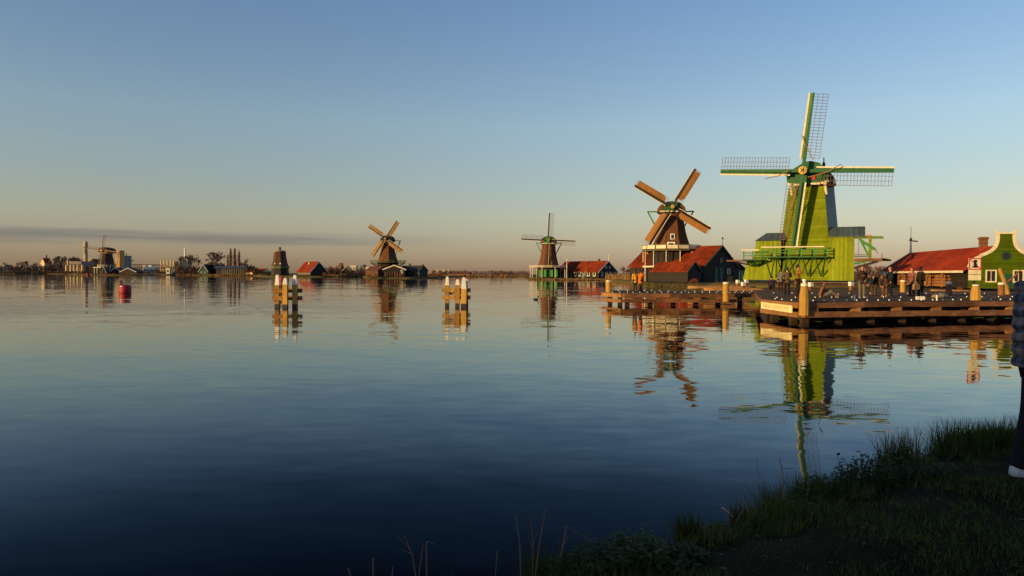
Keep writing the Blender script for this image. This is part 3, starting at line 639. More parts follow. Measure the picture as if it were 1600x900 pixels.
def green_mill():
    Y = 90; g = 1.25; x = PX(1258, Y); s = FPX/Y
    z = lambda py: PZ(1258, py, Y)-g
    yaw = -R(26)
    t = thing('windmill', 'tall bright green sawmill windmill with green lattice sails by the near jetty', 'windmill', (x, Y, g), yaw, 'windmills along the river')
    zb, zt = z(438), z(287)
    # tapering body: front, splayed sides, back; centre shifts slightly right with height as photographed
    fb, ft = 2.95, 1.62; bb, bt = 4.1, 2.75; d = 4.6; cb, ct = 0.15, 0.35
    F0l, F0r, F1l, F1r = (cb-fb, 0, zb), (cb+fb, 0, zb), (ct-ft, 0.9, zt), (ct+ft, 0.9, zt)
    B0l, B0r, B1l, B1r = (cb-bb, d, zb), (cb+bb, d, zb), (ct-bt, d-0.9, zt), (ct+bt, d-0.9, zt)
    n = 44
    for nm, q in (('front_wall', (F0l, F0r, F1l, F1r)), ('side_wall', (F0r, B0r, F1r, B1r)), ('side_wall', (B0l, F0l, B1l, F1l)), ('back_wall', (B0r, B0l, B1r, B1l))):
        m = MB(); lap_wall(m, q[0], q[1], q[2], q[3], n); m.build(nm, mill_green if nm != 'side_wall' or q[0][0] < 0 else M('sky_tinted_side_boards', (0.16, 0.21, 0.19), (0.12, 0.165, 0.15), 1.5, 0.5, spec=0.4), t)  # right side: shade and blue sky reflection put into the board colour
    m = MB(); m.add([F1l, F1r, B1r, B1l], [(0, 1, 2, 3)]); m.build('top_floor', brown_black, t)
    # corner boards
    for p, q in ((F0l, F1l), (F0r, F1r)):
        m = MB(); m.beam(Vector(p)+Vector((0, -0.02, 0)), Vector(q)+Vector((0, -0.02, 0)), 0.10, 0.10); m.build('corner_board', mill_green, t)
    # cap: green pointed front with curved cream hem, rounded slate back
    zc = zt
    m = MB(); cap_shape(m, zc-0.1, 2.15, 2.0, 0.4, 4.6, 0.95, 0.55); m.v = [(v[0]+1.25, v[1]+.3, v[2]) for v in m.v]; co = m.build('cap', M('lead_grey_cap', (0.11, 0.13, 0.145), (0.08, 0.095, 0.11), 2, 0.5, boards=('X', 0.3)), t, smooth=True)
    hz = z(268.5)
    pl = [(-2.35, zc+0.25), (-1.6, zc-0.05), (1.6, zc-0.05), (2.55, zc+0.3), (2.6, zc+0.9), (1.5, hz+1.05), (0.45, hz+1.35), (-0.25, hz+1.3), (-1.5, hz+0.55), (-2.45, zc+1.25)]
    f = MB(); f.prism([(a+0.05, b) for a, b in pl], -0.05, 0.4); f.build('front_board', green_dark, co)
    for (a, b, c, e) in ((-2.3, zc+0.12, -1.2, zc-0.12), (-1.2, zc-0.12, -0.3, zc-0.05), (0.5, zc-0.05, 1.5, zc-0.06), (1.5, zc-0.06, 2.6, zc+0.2)):
        f = MB(); f.beam((a, -0.12, b), (c, -0.12, e), 0.1, 0.24); f.build('hem_board', cream, co)
    f = MB(); f.span((0.62, -0.22, zc+0.45), (1.05, -0.06, zc+0.95)); f.build('red_panel', red_paint, co)
    for xx in (-1.75, 2.3):
        f = MB(); f.loft([octa(0.13, zc-1.5, 8, (xx+0.1, -0.35)), octa(0.17, zc-1.0, 8, (xx, -0.35)), octa(0.14, zc-0.35, 8, (xx-0.06, -0.3)), octa(0.28, zc-0.15, 8, (xx-0.1, -0.3)), octa(0.25, zc+0.1, 8, (xx-0.1, -0.2))])
        f.build('carved_bracket', cream, co)
    # finial on the cap
    f = MB(); f.tube((1.9, 2.6, zc+1.7), (1.9, 2.6, zc+3.6), 0.09, 0.07, 6); f.ball((1.9, 2.6, zc+2.6), 0.2, 0.2, 0.45, 8, 6); f.build('finial', brown_black, co)
    # sails: the two stocks differ in length
    hub = Vector((-0.35, -1.15, hz))
    lv, lh = z(146)-hz-0.25, 10.15
    sails(t, hub, (R(6.8), R(-3.0)), [lv, lh, lv, lh], green_dark, green_dark, cream, lattice_wood, None, wl=1.75, wb=0.42, we=0.2, bar=0.042, pitch=0.38, stock_w=0.42)
    f = MB(); f.lathe([(0.02, 0.0), (0.5, 0.02), (0.52, 0.1), (0.42, 0.25)], (0, 0, 0), 16); f.v = [(hub.x+a, hub.y-0.62+c, hub.z+b) for a, b, c in f.v]
    st = f.build('shaft_end', gold, t)
    f = MB()
    for k in range(5):
        a = k*2*math.pi/5+0.3; f.beam((hub.x, hub.y-0.64, hub.z), (hub.x+math.sin(a)*0.34, hub.y-0.64, hub.z+math.cos(a)*0.34), 0.09, 0.05, (0, 1, 0))
    f.build('star', brown_black, st)
    # rope braces looping over the sails
    for (a, b, c, e) in ((0.6, -0.9, 4.4, 0.5), (-4.5, -0.8, -1.6, 0.15), (-0.2, 4.4, 1.2, 1.2), (-1.6, -5.2, -0.5, -1.6)):
        f = MB(); p0 = hub+Vector((a, -0.42, b)); p1 = hub+Vector((c, -0.42, e)); mid = (p0+p1)/2+Vector((0.1, -0.12, -0.25))
        f.tube(p0, mid, 0.06, 0.06, 6); f.tube(mid, p1, 0.06, 0.06, 6); f.build('rope', M('tan_rope', (0.36, 0.19, 0.09), None, 5, 0.9), t)
    # shed wings left and right with slate roofs
    def wing(x0, x1, y0, y1, ez, rz_, gable):
        w = MB(); w.span((x0, y0, zb), (x1, y1, ez)); w.build('wing_wall', mill_green_v, t)
        ym = (y0+y1)/2
        for sgn in (0, 1):
            r = MB(); ye = y0-0.25 if sgn == 0 else y1+0.25
            e0, e1 = x0-(0 if gable == 'r' else 0.15), x1+(1.2 if gable == 'r' else 0)
            vs = [(e0, ye, ez-0.05), (e1, ye, ez-0.05), (e1 if gable == 'r' else e1, ym, rz_), (e0 if gable == 'r' else e0+2.0, ym, rz_)]
            r.add([Vector(q) for q in vs]+[Vector(q)+Vector((0, 0, 0.12)) for q in vs], [(0, 1, 2, 3), (7, 6, 5, 4), (0, 4, 5, 1), (1, 5, 6, 2), (2, 6, 7, 3), (3, 7, 4, 0)])
            r.build('wing_roof', slate, t)
    zr1, ze1 = z(356), z(371)
    wing(cb+2.55, 5.6, -0.55, 3.6, ze1, zr1, 'r')
    m = MB()
    zl0, zl1 = z(361), z(375)
    m.add([(-6.75, 0.5, zb), (-3.0, 0.5, zb), (-3.0, 0.5, zl1), (-6.05, 0.5, zl1), (-6.75, 5, zb), (-3, 5, zb), (-3, 5, zl1), (-6.05, 5, zl1)], [(0, 1, 2, 3), (4, 0, 3, 7), (5, 4, 7, 6), (1, 5, 6, 2)]); m.build('wing_wall', mill_green_v, t)
    r = MB(); vs = [(-6.2, 0.3, zl1), (-2.4, 0.3, zl1+0.02), (-2.4, 2.7, zl0), (-5.0, 2.7, zl0), (-6.2, 5.2, zl1), (-2.4, 5.2, zl1)]
    r.add(vs, [(0, 1, 2, 3), (3, 2, 5, 4), (0, 3, 4)]); r.build('wing_roof', slate, t)
    # lower flared skirt on the left
    m = MB(); m.add([(-7.7, 0.45, zb), (-6.4, 0.45, zb), (-6.12, 0.45, zl1-2.2), (-7.15, 0.45, zl1-2.6)], [(0, 1, 2, 3)]); m.v += [(a, 5.0, c) for a, b, c in m.v]; m.f += [(7, 6, 5, 4), (0, 3, 7, 4), (3, 2, 6, 7)]; m.m += [0]*3
    m.build('skirt_wall', mill_green_v, t)
    # gallery: long deck with green rail and V struts
    def gallery(x0, x1, yf, zd, strut_z, nst):
        q = MB(); q.span((x0, yf, zd-0.14), (x1, yf+1.5, zd)); q.build('gallery_deck', green_dark, t)
        npost = max(3, int((x1-x0)/1.35)+1)
        for i in range(npost):
            xx = lerp(x0+0.1, x1-0.1, i/(npost-1)); q = MB(); q.beam((xx, yf+0.08, zd), (xx, yf+0.08, zd+1.15), 0.13, 0.13); q.build('rail_post', green_mid, t)
        for hgt in (0.45, 0.8):
            q = MB(); q.beam((x0, yf+0.03, zd+hgt), (x1, yf+0.03, zd+hgt), 0.07, 0.12); q.build('rail', green_mid, t)
        q = MB(); q.beam((x0-0.2, yf+0.02, zd+1.2), (x1-0.5, yf+0.02, zd+1.2), 0.14, 0.13); q.build('hand_rail', cream, t)
        for i in range(nst):
            xx = lerp(x0+0.9, x1-0.9, i/(nst-1))
            for dx in (-0.62, 0.62):
                q = MB(); q.beam((xx+dx, yf+0.25, zd-0.14), (xx, yf+1.35, strut_z), 0.11, 0.11); q.build('strut', green_dark, t)
    gallery(-5.0, 2.75, -1.7, z(401), z(432), 5)
    gallery(-7.5, -5.05, -1.2, z(405), z(416), 3)
    # hoisting gear at the right end: post, boom, brace, platform
    cr = thing('hoist', 'green timber log hoist with boom and platform at right end of green sawmill', 'hoist', Matrix.Translation((x, Y, g)) @ Matrix.Rotation(yaw, 4, 'Z') @ Vector((0, 0, 0)), yaw)
    xo = 7.35; yo = -0.3
    q = MB(); q.beam((xo, yo, z(404)), (xo, yo, z(371.5)), 0.34, 0.34); q.build('post', mill_green, cr)
    q = MB(); q.beam((5.65, yo, z(372.5)), (xo+1.45, yo, z(373)), 0.3, 0.32); q.build('boom', M('leaf_green_timber', (0.11, 0.23, 0.045), None, 3, 0.6), cr)
    q = MB(); q.beam((6.2, yo, z(374)), (xo-0.1, yo, z(401)), 0.24, 0.24); q.build('brace', green_mid, cr)
    q = MB(); q.beam((6.3, yo-0.2, z(377)), (xo+0.55, yo-0.2, z(391)), 0.22, 0.34); q.build('brace', green_mid, cr)
    q = MB(); q.beam((xo+0.5, yo-0.2, z(389)), (xo+0.85, yo-0.2, z(397)), 0.08, 0.08); q.build('hook', brown_black, cr)
    q = MB(); q.span((5.65, yo-1.5, z(408.5)), (xo+1.3, yo+1.6, z(404.6))); q.build('platform', timber, cr)
    q = MB(); q.beam((xo+1.31, yo, z(406)), (xo+2.3, yo, z(407.2)), 1.3, 0.35, (0, 0, 1), 0.6, 0.2); q.build('platform_nose', brown_black, cr)
    for zz in (398.5, 401):
        q = MB(); q.beam((5.65, yo+1.4, z(zz)), (xo, yo+1.4, z(zz)), 0.07, 0.08); q.build('rail', brown_black, cr)
    q = MB(); q.beam((xo+1.25, yo-1.2, z(404.6)), (xo+1.25, yo-1.2, z(397.5)), 0.09, 0.09); q.build('rail_post', lattice_wood, cr)
    for dy in (-1.2, 1.2):
        q = MB(); q.beam((5.62, yo+dy, z(419)), (xo+0.9, yo+dy, z(408.5)), 0.28, 0.28); q.build('prop', brown_black, cr)
        q = MB(); q.beam((5.62, yo+dy, z(412)), (xo-0.4, yo+dy, z(408.7)), 0.2, 0.2); q.build('prop', green_mid, cr)
    q = MB(); q.tube((6.1, yo, z(374)), (6.1, yo, z(399)), 0.025, 0.025, 5); q.build('hoist_rope', brown_black, cr)
    q = MB(); q.box((xo-0.15, yo, z(370.7)), (0.55, 0.5, 0.22)); q.build('post_cap', M('terracotta_cap', (0.45, 0.14, 0.05), None, 3, 0.7), cr)
    # brick footing under the mill and log ramp at the left
    p = thing('mill_footing', 'low brown brick footing wall along the foot of green sawmill', 'footing', (x, Y, 0.3), yaw)
    q = MB(); q.span((-1.0, -2.6, 0), (7.2, -2.2, g-0.32)); q.build('wall', brick, p)
    q = MB(); q.span((-1.1, -2.65, g-0.318), (7.3, -2.15, g-0.24)); q.build('coping', timber, p)
    m = MB(); rings = []
    for i in range(13):
        a = math.pi*2*i/12
    mound = MB(); prof = [(12.5, -0.7), (11.0, -0.15), (9.6, 0.0), (0.1, 0.02)]
    mound.lathe([(r, zz) for r, zz in prof], (0, 0, 0), 28); mo = mound.build('ground_mound', grass_far, None, True, (x+0.8, Y+3.6, g)); struct(mo)
    lp = thing('log_ramp', 'brown log ramp sticking out left of green sawmill gallery', 'ramp', (x, Y, g), yaw)
    q = MB(); q.span((-9.6, -0.9, z(408.5)), (-7.0, 0.7, z(406))); q.build('platform', lattice_wood, lp)
    q = MB(); q.beam((-9.0, 0, z(408.5)), (-6.6, 0.6, z(414)), 0.2, 0.2); q.build('prop', brown_black, lp)
green_mill()

def bell_house():
    Y = 70; g = 0.95; x = PX(1571, Y)
    z = lambda py: PZ(1571, py, Y)-g
    hw = 3.3
    t = thing('house', 'green wooden house with curved cream edged bell gable and long red roof', 'house', (x, Y, g), -R(10.5))
    s = 15.7*0.975
    half = [(3.3, 0), (3.3, z(418)), (3.05, z(408)), (2.65, z(403.5)), (2.25, z(401)), (2.2, z(398.5)), (1.75, z(396)), (1.3, z(392)), (0.98, z(387)), (0.80, z(381)), (0.72, z(374)), (0.72, z(365.5))]
    poly = [(a, b) for a, b in half] + [(-a, b) for a, b in reversed(half)]
    m = MB(); m.prism(poly, 0, 0.2); fo = m.build('gable_wall', facade_green, t)
    for sg in (-1, 1):
        for i in range(1, len(half)-1):
            (a, b), (c, e) = half[i], half[i+1]
            if i == 1: b = b
            q = MB(); q.beam((sg*a, 0.06, b), (sg*c, 0.06, e), 0.3, 0.17, (0, -1, 0)); q.build('gable_trim', cream, fo)
    q = MB(); q.span((-0.88, -0.1, z(365.5)), (0.88, 0.22, z(365.5)+0.16)); q.build('top_trim', cream, fo)
    for xx in (-0.82, 0.82):
        q = MB(); q.span((xx-0.08, -0.08, z(365.5)+0.16), (xx+0.08, 0.2, z(365.5)+0.36)); q.build('corner_finial', cream, fo)
    # oval window
    q = MB(); q.lathe([(0.42, 0), (0.42, 0.06)], (0, 0, 0), 20); q.v = [(a, -0.004-c, z(400)+b) for a, b, c in q.v]; ov = q.build('round_window', green_teal, t)
    q = MB(); q.lathe([(0.33, 0.061), (0.33, 0.075)], (0, 0, 0), 20); q.v = [(a, -0.004-c, z(400)+b) for a, b, c in q.v]; q.build('pane', glass_dark, ov)
    q = MB(); q.beam((0, -0.085, z(400)-0.33), (0, -0.085, z(400)+0.33), 0.05, 0.03, (0, -1, 0)); q.build('glazing_bar', brown_black, ov)
    window(t, (-1.3, 0, z(431.5)), 1.0, 1.25, 'front', cream, glass_dark, 0.12, (2, 1))
    window(t, (1.15, 0, z(431.5)), 1.0, 1.25, 'front', cream, glass_dark, 0.12, (2, 1))
    d = MB(); d.span((-0.35, -0.07, 0.05), (0.5, -0.004, z(428))); d.build('door', green_teal, t)
    # long shed body receding behind the gable, open on the left
    L = 25; ez = z(420)-0.05; rz_ = z(384.5)
    m = MB(); m.span((3.1, 0.2, 0), (3.25, L, ez)); m.span((-3.0, L-0.15, 0), (3.1, L, ez)); m.span((-0.2, 0.25, 0), (-0.05, L-0.2, ez+1.2)); m.span((-3.2, 0.2, 0), (-3.05, 4.5, ez)); m.build('shed_wall', black_boards, t)
    for sg in (-1, 1):
        r = MB(); e = 3.75; k = (rz_-ez)/3.3
        r.prism([(0, rz_), (sg*e, ez-0.25), (sg*e, ez-0.12), (0, rz_+0.13)], 0.21, L+0.4); r.build('roof_slope', tile_red, t)
    q = MB(); q.span((-3.84, 0.21, ez-0.36), (-3.76, L+0.4, ez-0.13)); q.build('fascia', cream, t)
    for sg in (-1, 1):
        q = MB(); q.prism([(0, rz_-0.1), (sg*3.8, ez-0.4), (sg*3.8, ez-0.08), (0, rz_+0.2)], L+0.42, L+0.5); q.build('barge_board', cream, t)
    for yy in (6.5, 10.5, 14.5, 18.5, 22.5):
        q = MB(); q.beam((-3.3, yy, 0), (-3.3, yy, ez-0.2), 0.16, 0.16); q.build('shed_post', timber, t)
        q = MB(); q.beam((-3.3, yy, ez-1.0), (-3.3, yy-0.95, ez-0.2), 0.1, 0.1); q.build('post_brace', timber, t)
    q = MB(); q.span((-0.35, 4.4, rz_-0.4), (0.3, 5.0, rz_+1.15)); ch = q.build('chimney', brick, t)
    q = MB(); q.span((-0.44, 4.3, rz_+0.92), (0.39, 5.1, rz_+1.08)); q.build('chimney_cap', brick, ch)
    v = MB(); v.tube((0, L+0.3, rz_), (0, L+0.3, rz_+1.6), 0.16, 0.1, 8); vo = v.build('finial_post', cream, t)
    v = MB(); v.tube((0, L+0.3, rz_+1.6), (0, L+0.3, rz_+3.6), 0.04, 0.03, 5); v.beam((-0.2, L+0.3, rz_+1.75), (0.85, L+0.3, rz_+1.65), 0.06, 0.16); v.ball((0, L+0.3, rz_+1.95), 0.18, 0.18, 0.18, 8, 5); v.build('weather_vane', brown_black, vo)
    # stacked sawn logs and planks under the roof
    T = Matrix.Translation((x, Y, g)) @ Matrix.Rotation(-R(10.5), 4, 'Z')
    rng = random.Random(3)
    names = ['leftmost', 'second from left', 'third from left', 'fourth from left']
    for i, yy in enumerate((20.5, 16.5, 12.5, 8.5)):
        p = thing('timber_stack', 'stack of orange brown sawn timber in open red roofed shed, %s' % names[i], 'timber stack', T @ Vector((-1.9, yy, 0)), -R(10.5), 'timber stacks under the shed roof')
        for r_ in range(rng.choice((4, 5))):
            for k in range(2):
                q = MB(); q.box((k*0.75-0.4, rng.uniform(-0.12, 0.12), 0.22+r_*0.34), (0.68, 3.2, 0.28)); q.build('beam', M('fresh_sawn_timber', (0.36, 0.16, 0.06), (0.25, 0.10, 0.04), 2, 0.8), p)
bell_house()
# ================================================================== jetties, posts, dolphins, buoys
DZ = 0.95
def deck_quad(mb, a, b, c, d, z0, z1):
    vs = [(p[0], p[1], z0) for p in (a, b, c, d)]+[(p[0], p[1], z1) for p in (a, b, c, d)]
    mb.add(vs, [(3, 2, 1, 0), (4, 5, 6, 7), (0, 1, 5, 4), (1, 2, 6, 5), (2, 3, 7, 6), (3, 0, 4, 7)])
stud_mb = MB(); stud_mb.lathe([(0.026, 0), (0.03, 0.03), (0.03, 0.05), (0.012, 0.062)], (0, 0, 0), 8)
stud_mat = M('white_deck_stud', (0.85, 0.82, 0.75), (0.8, 0.76, 0.7), 5, 0.4)
stud_me = stud_mb.mesh('deck_stud', stud_mat)
def pline(pts, t):
    """point at fraction t along polyline"""
    seg = [(Vector(pts[i+1])-Vector(pts[i])).length for i in range(len(pts)-1)]; L = sum(seg)*t
    for i, s in enumerate(seg):
        if L <= s or i == len(seg)-1: return Vector(pts[i]).lerp(Vector(pts[i+1]), min(1, L/s))
        L -= s
def jetty(label, left, right, nplank, fascias, rows, skip=(), seed=1, DZ=DZ):
    """left / right: polylines front to back in plan bounding the deck"""
    rng = random.Random(seed)
    t = thing('jetty', label, 'jetty', (left[0][0], left[0][1], 0)); o = Vector((left[0][0], left[0][1]))
    for i in range(nplank):
        a, b = pline(left, i/nplank+0.001)-o, pline(right, i/nplank+0.001)-o
        d, c = pline(left, (i+0.94)/nplank)-o, pline(right, (i+0.94)/nplank)-o
        dz = rng.uniform(-0.012, 0.012); m = MB(); deck_quad(m, a, b, c, d, DZ-0.10+dz, DZ+dz); m.build('plank', deck_wood, t)
    for (p, q, zt, zb, off, n, mt) in fascias:
        p = Vector(p)-o; q = Vector(q)-o; dr = (q-p).normalized(); nr = Vector((dr.y, -dr.x))*off
        for k in range(n):
            a = p.lerp(q, k/n)+dr*0.015; b = p.lerp(q, (k+1)/n)-dr*0.015; jz = rng.uniform(-0.015, 0.015)
            m = MB(); m.beam((a.x+nr.x, a.y+nr.y, (zt+zb)/2+jz), (b.x+nr.x, b.y+nr.y, (zt+zb)/2+jz+rng.uniform(-.012, .012)), 0.20, zt-zb); m.build('fender_beam', mt, t)
    for (p, q, n, inset) in rows:
        for k in range(n):
            c = Vector(p).lerp(Vector(q), (k+0.5+rng.uniform(-0.12, 0.12))/n)-o
            s = link('deck_stud', stud_me, t, (c.x, c.y, DZ+0.012))
    return t, o
# near platform
timber_pale = M('sunlit_pale_timber', (0.40, 0.20, 0.07), (0.26, 0.12, 0.045), 1.6, .85, bump=.7, bscale=18, stretch=(.6, 4, 4), rnd=.2, stain=.4)  # paler timber; sunlight on the jetty end beams is put into this colour
NL = [(12.75, 31.0), (12.5, 35.0), (17.4, 50.0), (19.0, 55.5)]
NR = [(28.2, 35.5), (33.5, 40.0), (38, 48), (38, 55.5)]
A, B, D_ = (12.75, 31.0), (28.2, 35.5), (12.5, 35.0)
E_ = (17.4, 50.0)
fas = [(A, B, 0.93, 0.70, 0.06, 5, timber), (A, B, 0.50, 0.25, 0.10, 4, timber), (D_, A, 0.92, 0.68, 0.06, 1, timber_pale), (D_, A, 0.49, 0.25, 0.06, 1, timber_pale), (E_, D_, 0.92, 0.68, 0.05, 3, timber)]
rows = [((13.3, 31.7), (27.5, 35.9), 24, 0), ((13.2, 36.0), (31, 40.5), 17, 0), ((16.2, 45.5), (35, 47.5), 14, 0), ((12.85, 31.9), (12.75, 34.6), 3, 0)]
nj, no = jetty('wide weathered timber jetty nearest the camera with white board at its corner', NL, NR, 118, fas, rows, seed=2)
def piles(t, o, pts, w=0.3, top=0.9, mt=timber_dark):
    for (x, y) in pts:
        m = MB(); m.beam((x-o.x, y-o.y, -0.6), (x-o.x, y-o.y, top), w, w); m.build('pile', mt, t)
def along(a, b, n, back=0.35):
    a = Vector(a); b = Vector(b); d = (b-a).normalized(); nr = Vector((-d.y, d.x))*back
    return [tuple(a.lerp(b, (k+0.25)/n)+nr) for k in range(n)]
piles(nj, no, along(A, B, 9)); piles(nj, no, along(D_, A, 2)); piles(nj, no, along(E_, D_, 5))
for i, p in enumerate(along(A, B, 7, -0.02)):          # spacer blocks between the two fender beams
    m = MB(); m.box((p[0]-no.x, p[1]-no.y, 0.60), (0.42, 0.18, 0.18)); m.build('spacer_block', timber_pale if i % 2 else timber, nj)
m = MB(); a = Vector(A)-no; b = Vector(B)-no; m.beam((a.x+0.3, a.y+0.9, 0.4), (b.x, b.y+0.9, 0.4), 0.25, 0.6); m.build('under_beam', timber_dark, nj)
# far platform
FL = [(PX(974, 48), 48.0), (PX(943, 51), 51.0), (PX(952, 58), 58.0)]
FR = [(PX(1186, 50.3), 50.3), (PX(1190, 53), 53.0), (PX(1206, 58), 58.0)]
DZF = 0.84
fas = [(FL[0], FR[0], 0.82, 0.55, 0.06, 3, timber), (FL[0], (PX(1150, 49.7), 49.7), 0.44, 0.20, 0.08, 3, timber), (FL[1], FL[0], 0.81, 0.55, 0.06, 1, timber_pale), (FL[1], FL[0], 0.43, 0.20, 0.06, 1, timber_pale)]
rows = [((PX(952, 49.2), 49.2), (PX(1186, 51), 51.0), 22, 0), ((PX(960, 54.5), 54.5), (PX(1195, 55), 55.0), 18, 0)]
fj, fo_ = jetty('long low timber jetty where two people in bright coats stand', FL, FR, 46, fas, rows, seed=4, DZ=DZF)
piles(fj, fo_, along(FL[0], FR[0], 6), top=.78); piles(fj, fo_, along(FL[1], FL[0], 2), top=.78)
for i, p in enumerate(along(FL[0], (PX(1150, 49.7), 49.7), 5, -0.02)):
    m = MB(); m.box((p[0]-fo_.x, p[1]-fo_.y, 0.495), (0.5, 0.18, 0.10)); m.build('spacer_block', timber, fj)
# plank footbridge joining both platforms to the land
# white name board on the corner of the near jetty (its small print cannot be read in the photograph)
nb = thing('name_board', 'long cream board with faint line of print on near jetty end', 'sign', (12.56, 34.0, 0.0))
dv = (Vector(A)-Vector(D_)).normalized(); nv = Vector((dv.y, -dv.x)).normalized(); nv = nv if nv.y < 0 or nv.x < 0 else -nv
c0 = Vector(D_)+dv*0.25; c1 = Vector(A)-dv*0.45; off = nv*0.20; oo = Vector((12.56, 34.0))
m = MB(); p0 = c0+off-oo; p1 = c1+off-oo
m.beam((p0.x, p0.y, 0.645), (p1.x, p1.y, 0.60), 0.04, 0.32); m.build('board', M('cream_board', (0.80, 0.66, 0.36), (0.74, 0.60, 0.32), 4, 0.6), nb)
ink = M('faded_brown_print', (0.52, 0.40, 0.20), (0.46, 0.35, 0.17), 9, 0.8)
rng = random.Random(7); s = 0.25; Lb = (p1-p0).length; k_ = 0
while s < Lb-0.3:
    w_ = rng.uniform(0.04, 0.075); h_ = rng.choice((0.07, 0.07, 0.1))
    if k_ not in (5, 11, 17, 22):
        q = p0+dv*s+nv*0.024; q2 = q+dv*w_; m = MB(); m.beam((q.x, q.y, 0.63), (q2.x, q2.y, 0.63), 0.006, h_); m.build('letter_stroke', ink, nb)
    s += w_+0.045; k_ += 1

# ------------------------------------------------------------------ mooring posts
def mooring_post(label, px, Y, base, top, r, cap=True, mt=timber_gold, neck=False, group='mooring posts on the jetties', flare=1.0):
    t = thing('mooring_post', label, 'mooring post', (PX(px, Y), Y, base), R(12), group); h = top-base
    prof = [(r*0.98, 0), (r*1.0, h*0.25), (r*0.98, h*0.55), (r*0.72, h*0.82), (r*0.66, h*0.90)] if flare == 1 else [(r, 0), (r, h*0.5), (r*0.92, h*0.9)]
    m = MB(); m.lathe(prof, (0, 0, 0), 10); m.build('shaft', mt, t)
    rt = prof[-1][0]
    if cap:
        m = MB(); m.lathe([(rt*1.04, 0), (rt*1.04, h*0.07), (rt*0.6, h*0.085)], (0, 0, h*0.90), 10); m.build('cap_band', white_paint, t)
    if neck:
        m = MB(); m.lathe([(rt*0.45, 0), (rt*0.45, h*0.07), (rt*0.62, h*0.08), (rt*0.62, h*0.13)], (0, 0, h*0.98), 10); m.build('cap_knob', white_paint, t)
    return t
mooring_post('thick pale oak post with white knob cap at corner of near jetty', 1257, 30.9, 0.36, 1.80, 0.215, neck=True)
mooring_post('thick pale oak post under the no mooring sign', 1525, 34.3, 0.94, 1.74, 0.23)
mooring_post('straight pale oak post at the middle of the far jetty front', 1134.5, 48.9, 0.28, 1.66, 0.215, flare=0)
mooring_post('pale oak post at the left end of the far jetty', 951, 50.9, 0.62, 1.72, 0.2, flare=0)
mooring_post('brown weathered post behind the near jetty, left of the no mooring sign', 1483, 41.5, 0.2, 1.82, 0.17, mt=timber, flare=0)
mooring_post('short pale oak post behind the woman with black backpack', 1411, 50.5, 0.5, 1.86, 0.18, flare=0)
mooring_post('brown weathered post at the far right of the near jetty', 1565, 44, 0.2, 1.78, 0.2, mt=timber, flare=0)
for i, (px, py, Y, lb) in enumerate(((1153, 440.5, 76, 'short post with white cube top on grass, left of two'), (1161.5, 444, 70, 'lower of two overlapping short posts with white tops on the grass'), (1166, 440, 76, 'upper of two overlapping short posts with white tops on the grass'), (1267, 445, 62, 'short white topped post just right of the thick corner post'), (1330, 444, 62, 'short white topped post left of woman with pale face'))):
    z = PZ(px, py, Y); t = thing('white_topped_post', lb, 'post', (PX(px, Y), Y, z-0.75), R(20), 'short white topped posts')
    m = MB(); m.beam((0, 0, -0.2), (0, 0, 0.6), 0.24, 0.24); m.build('shaft', timber, t)
    m = MB(); m.box((0, 0, 0.78), (0.32, 0.32, 0.36)); m.build('white_top', white_paint, t)

# no mooring sign
def sign():
    Y = 34.4; x = PX(1523, Y); z = lambda py: PZ(1523, py, Y)
    t = thing('traffic_sign', 'white square no mooring sign with red border, red slash and black bollard', 'sign', (x, Y, 0.9), R(-6))
    zz = lambda py: z(py)-0.9; k = Y/FPX
    m = MB(); m.beam((0, 0.06, 0), (0, 0.06, zz(405)), 0.09, 0.09); m.build('post', timber_dark, t)
    h = 9.3*k; c = zz(412.2)
    m = MB(); m.box((0, 0, c), (2*h, 0.03, 2*h)); m.build('plate', M('sign_white', (0.82, 0.78, 0.70), None, 5, 0.5), t)
    red = M('sign_red', (0.55, 0.025, 0.02), (0.5, 0.02, 0.018), 5, 0.45); w = 1.6*k
    m = MB()
    for s in (-1, 1): m.box((s*(h-w/2), -0.019, c), (w, 0.006, 2*h)); 
    for s in (-1, 1): m.box((0, -0.019, c+s*(h-w/2)), (2*h-2*w, 0.006, w))
    m.build('red_border', red, t)
    m = MB(); m.box((0, -0.0235, c), (2*h*1.25, 0.006, w*0.8), Matrix.Rotation(R(45), 3, 'Y')); m.build('red_slash', red, t)
    b = MB(); q = k
    pl = [(-5, -6), (5, -6), (2.6, -3.5), (1.6, -1.2), (3.2, -0.8), (3.2, 0.2), (1.4, 0.4), (1.6, 2.2), (2.6, 3.2), (2.4, 5.2), (1.4, 6.2), (-1.4, 6.2), (-2.4, 5.2), (-2.6, 3.2), (-1.6, 2.2), (-1.4, 0.4), (-3.2, 0.2), (-3.2, -0.8), (-1.6, -1.2), (-2.6, -3.5)]
    b.prism([(px_*q, c+pz*q) for px_, pz in pl], -0.034, -0.028); b.build('bollard_symbol', M('sign_black', (0.012, 0.01, 0.01), None, 5, 0.6), t)
    for py0, py1 in ((421.6, 428.6), (429.4, 438)):
        m = MB(); m.box((0, 0, (zz(py0)+zz(py1))/2), (2*h*0.98, 0.03, zz(py0)-zz(py1))); m.build('lower_plate', M('sign_cream', (0.80, 0.70, 0.48), None, 5, 0.6), t)
sign()

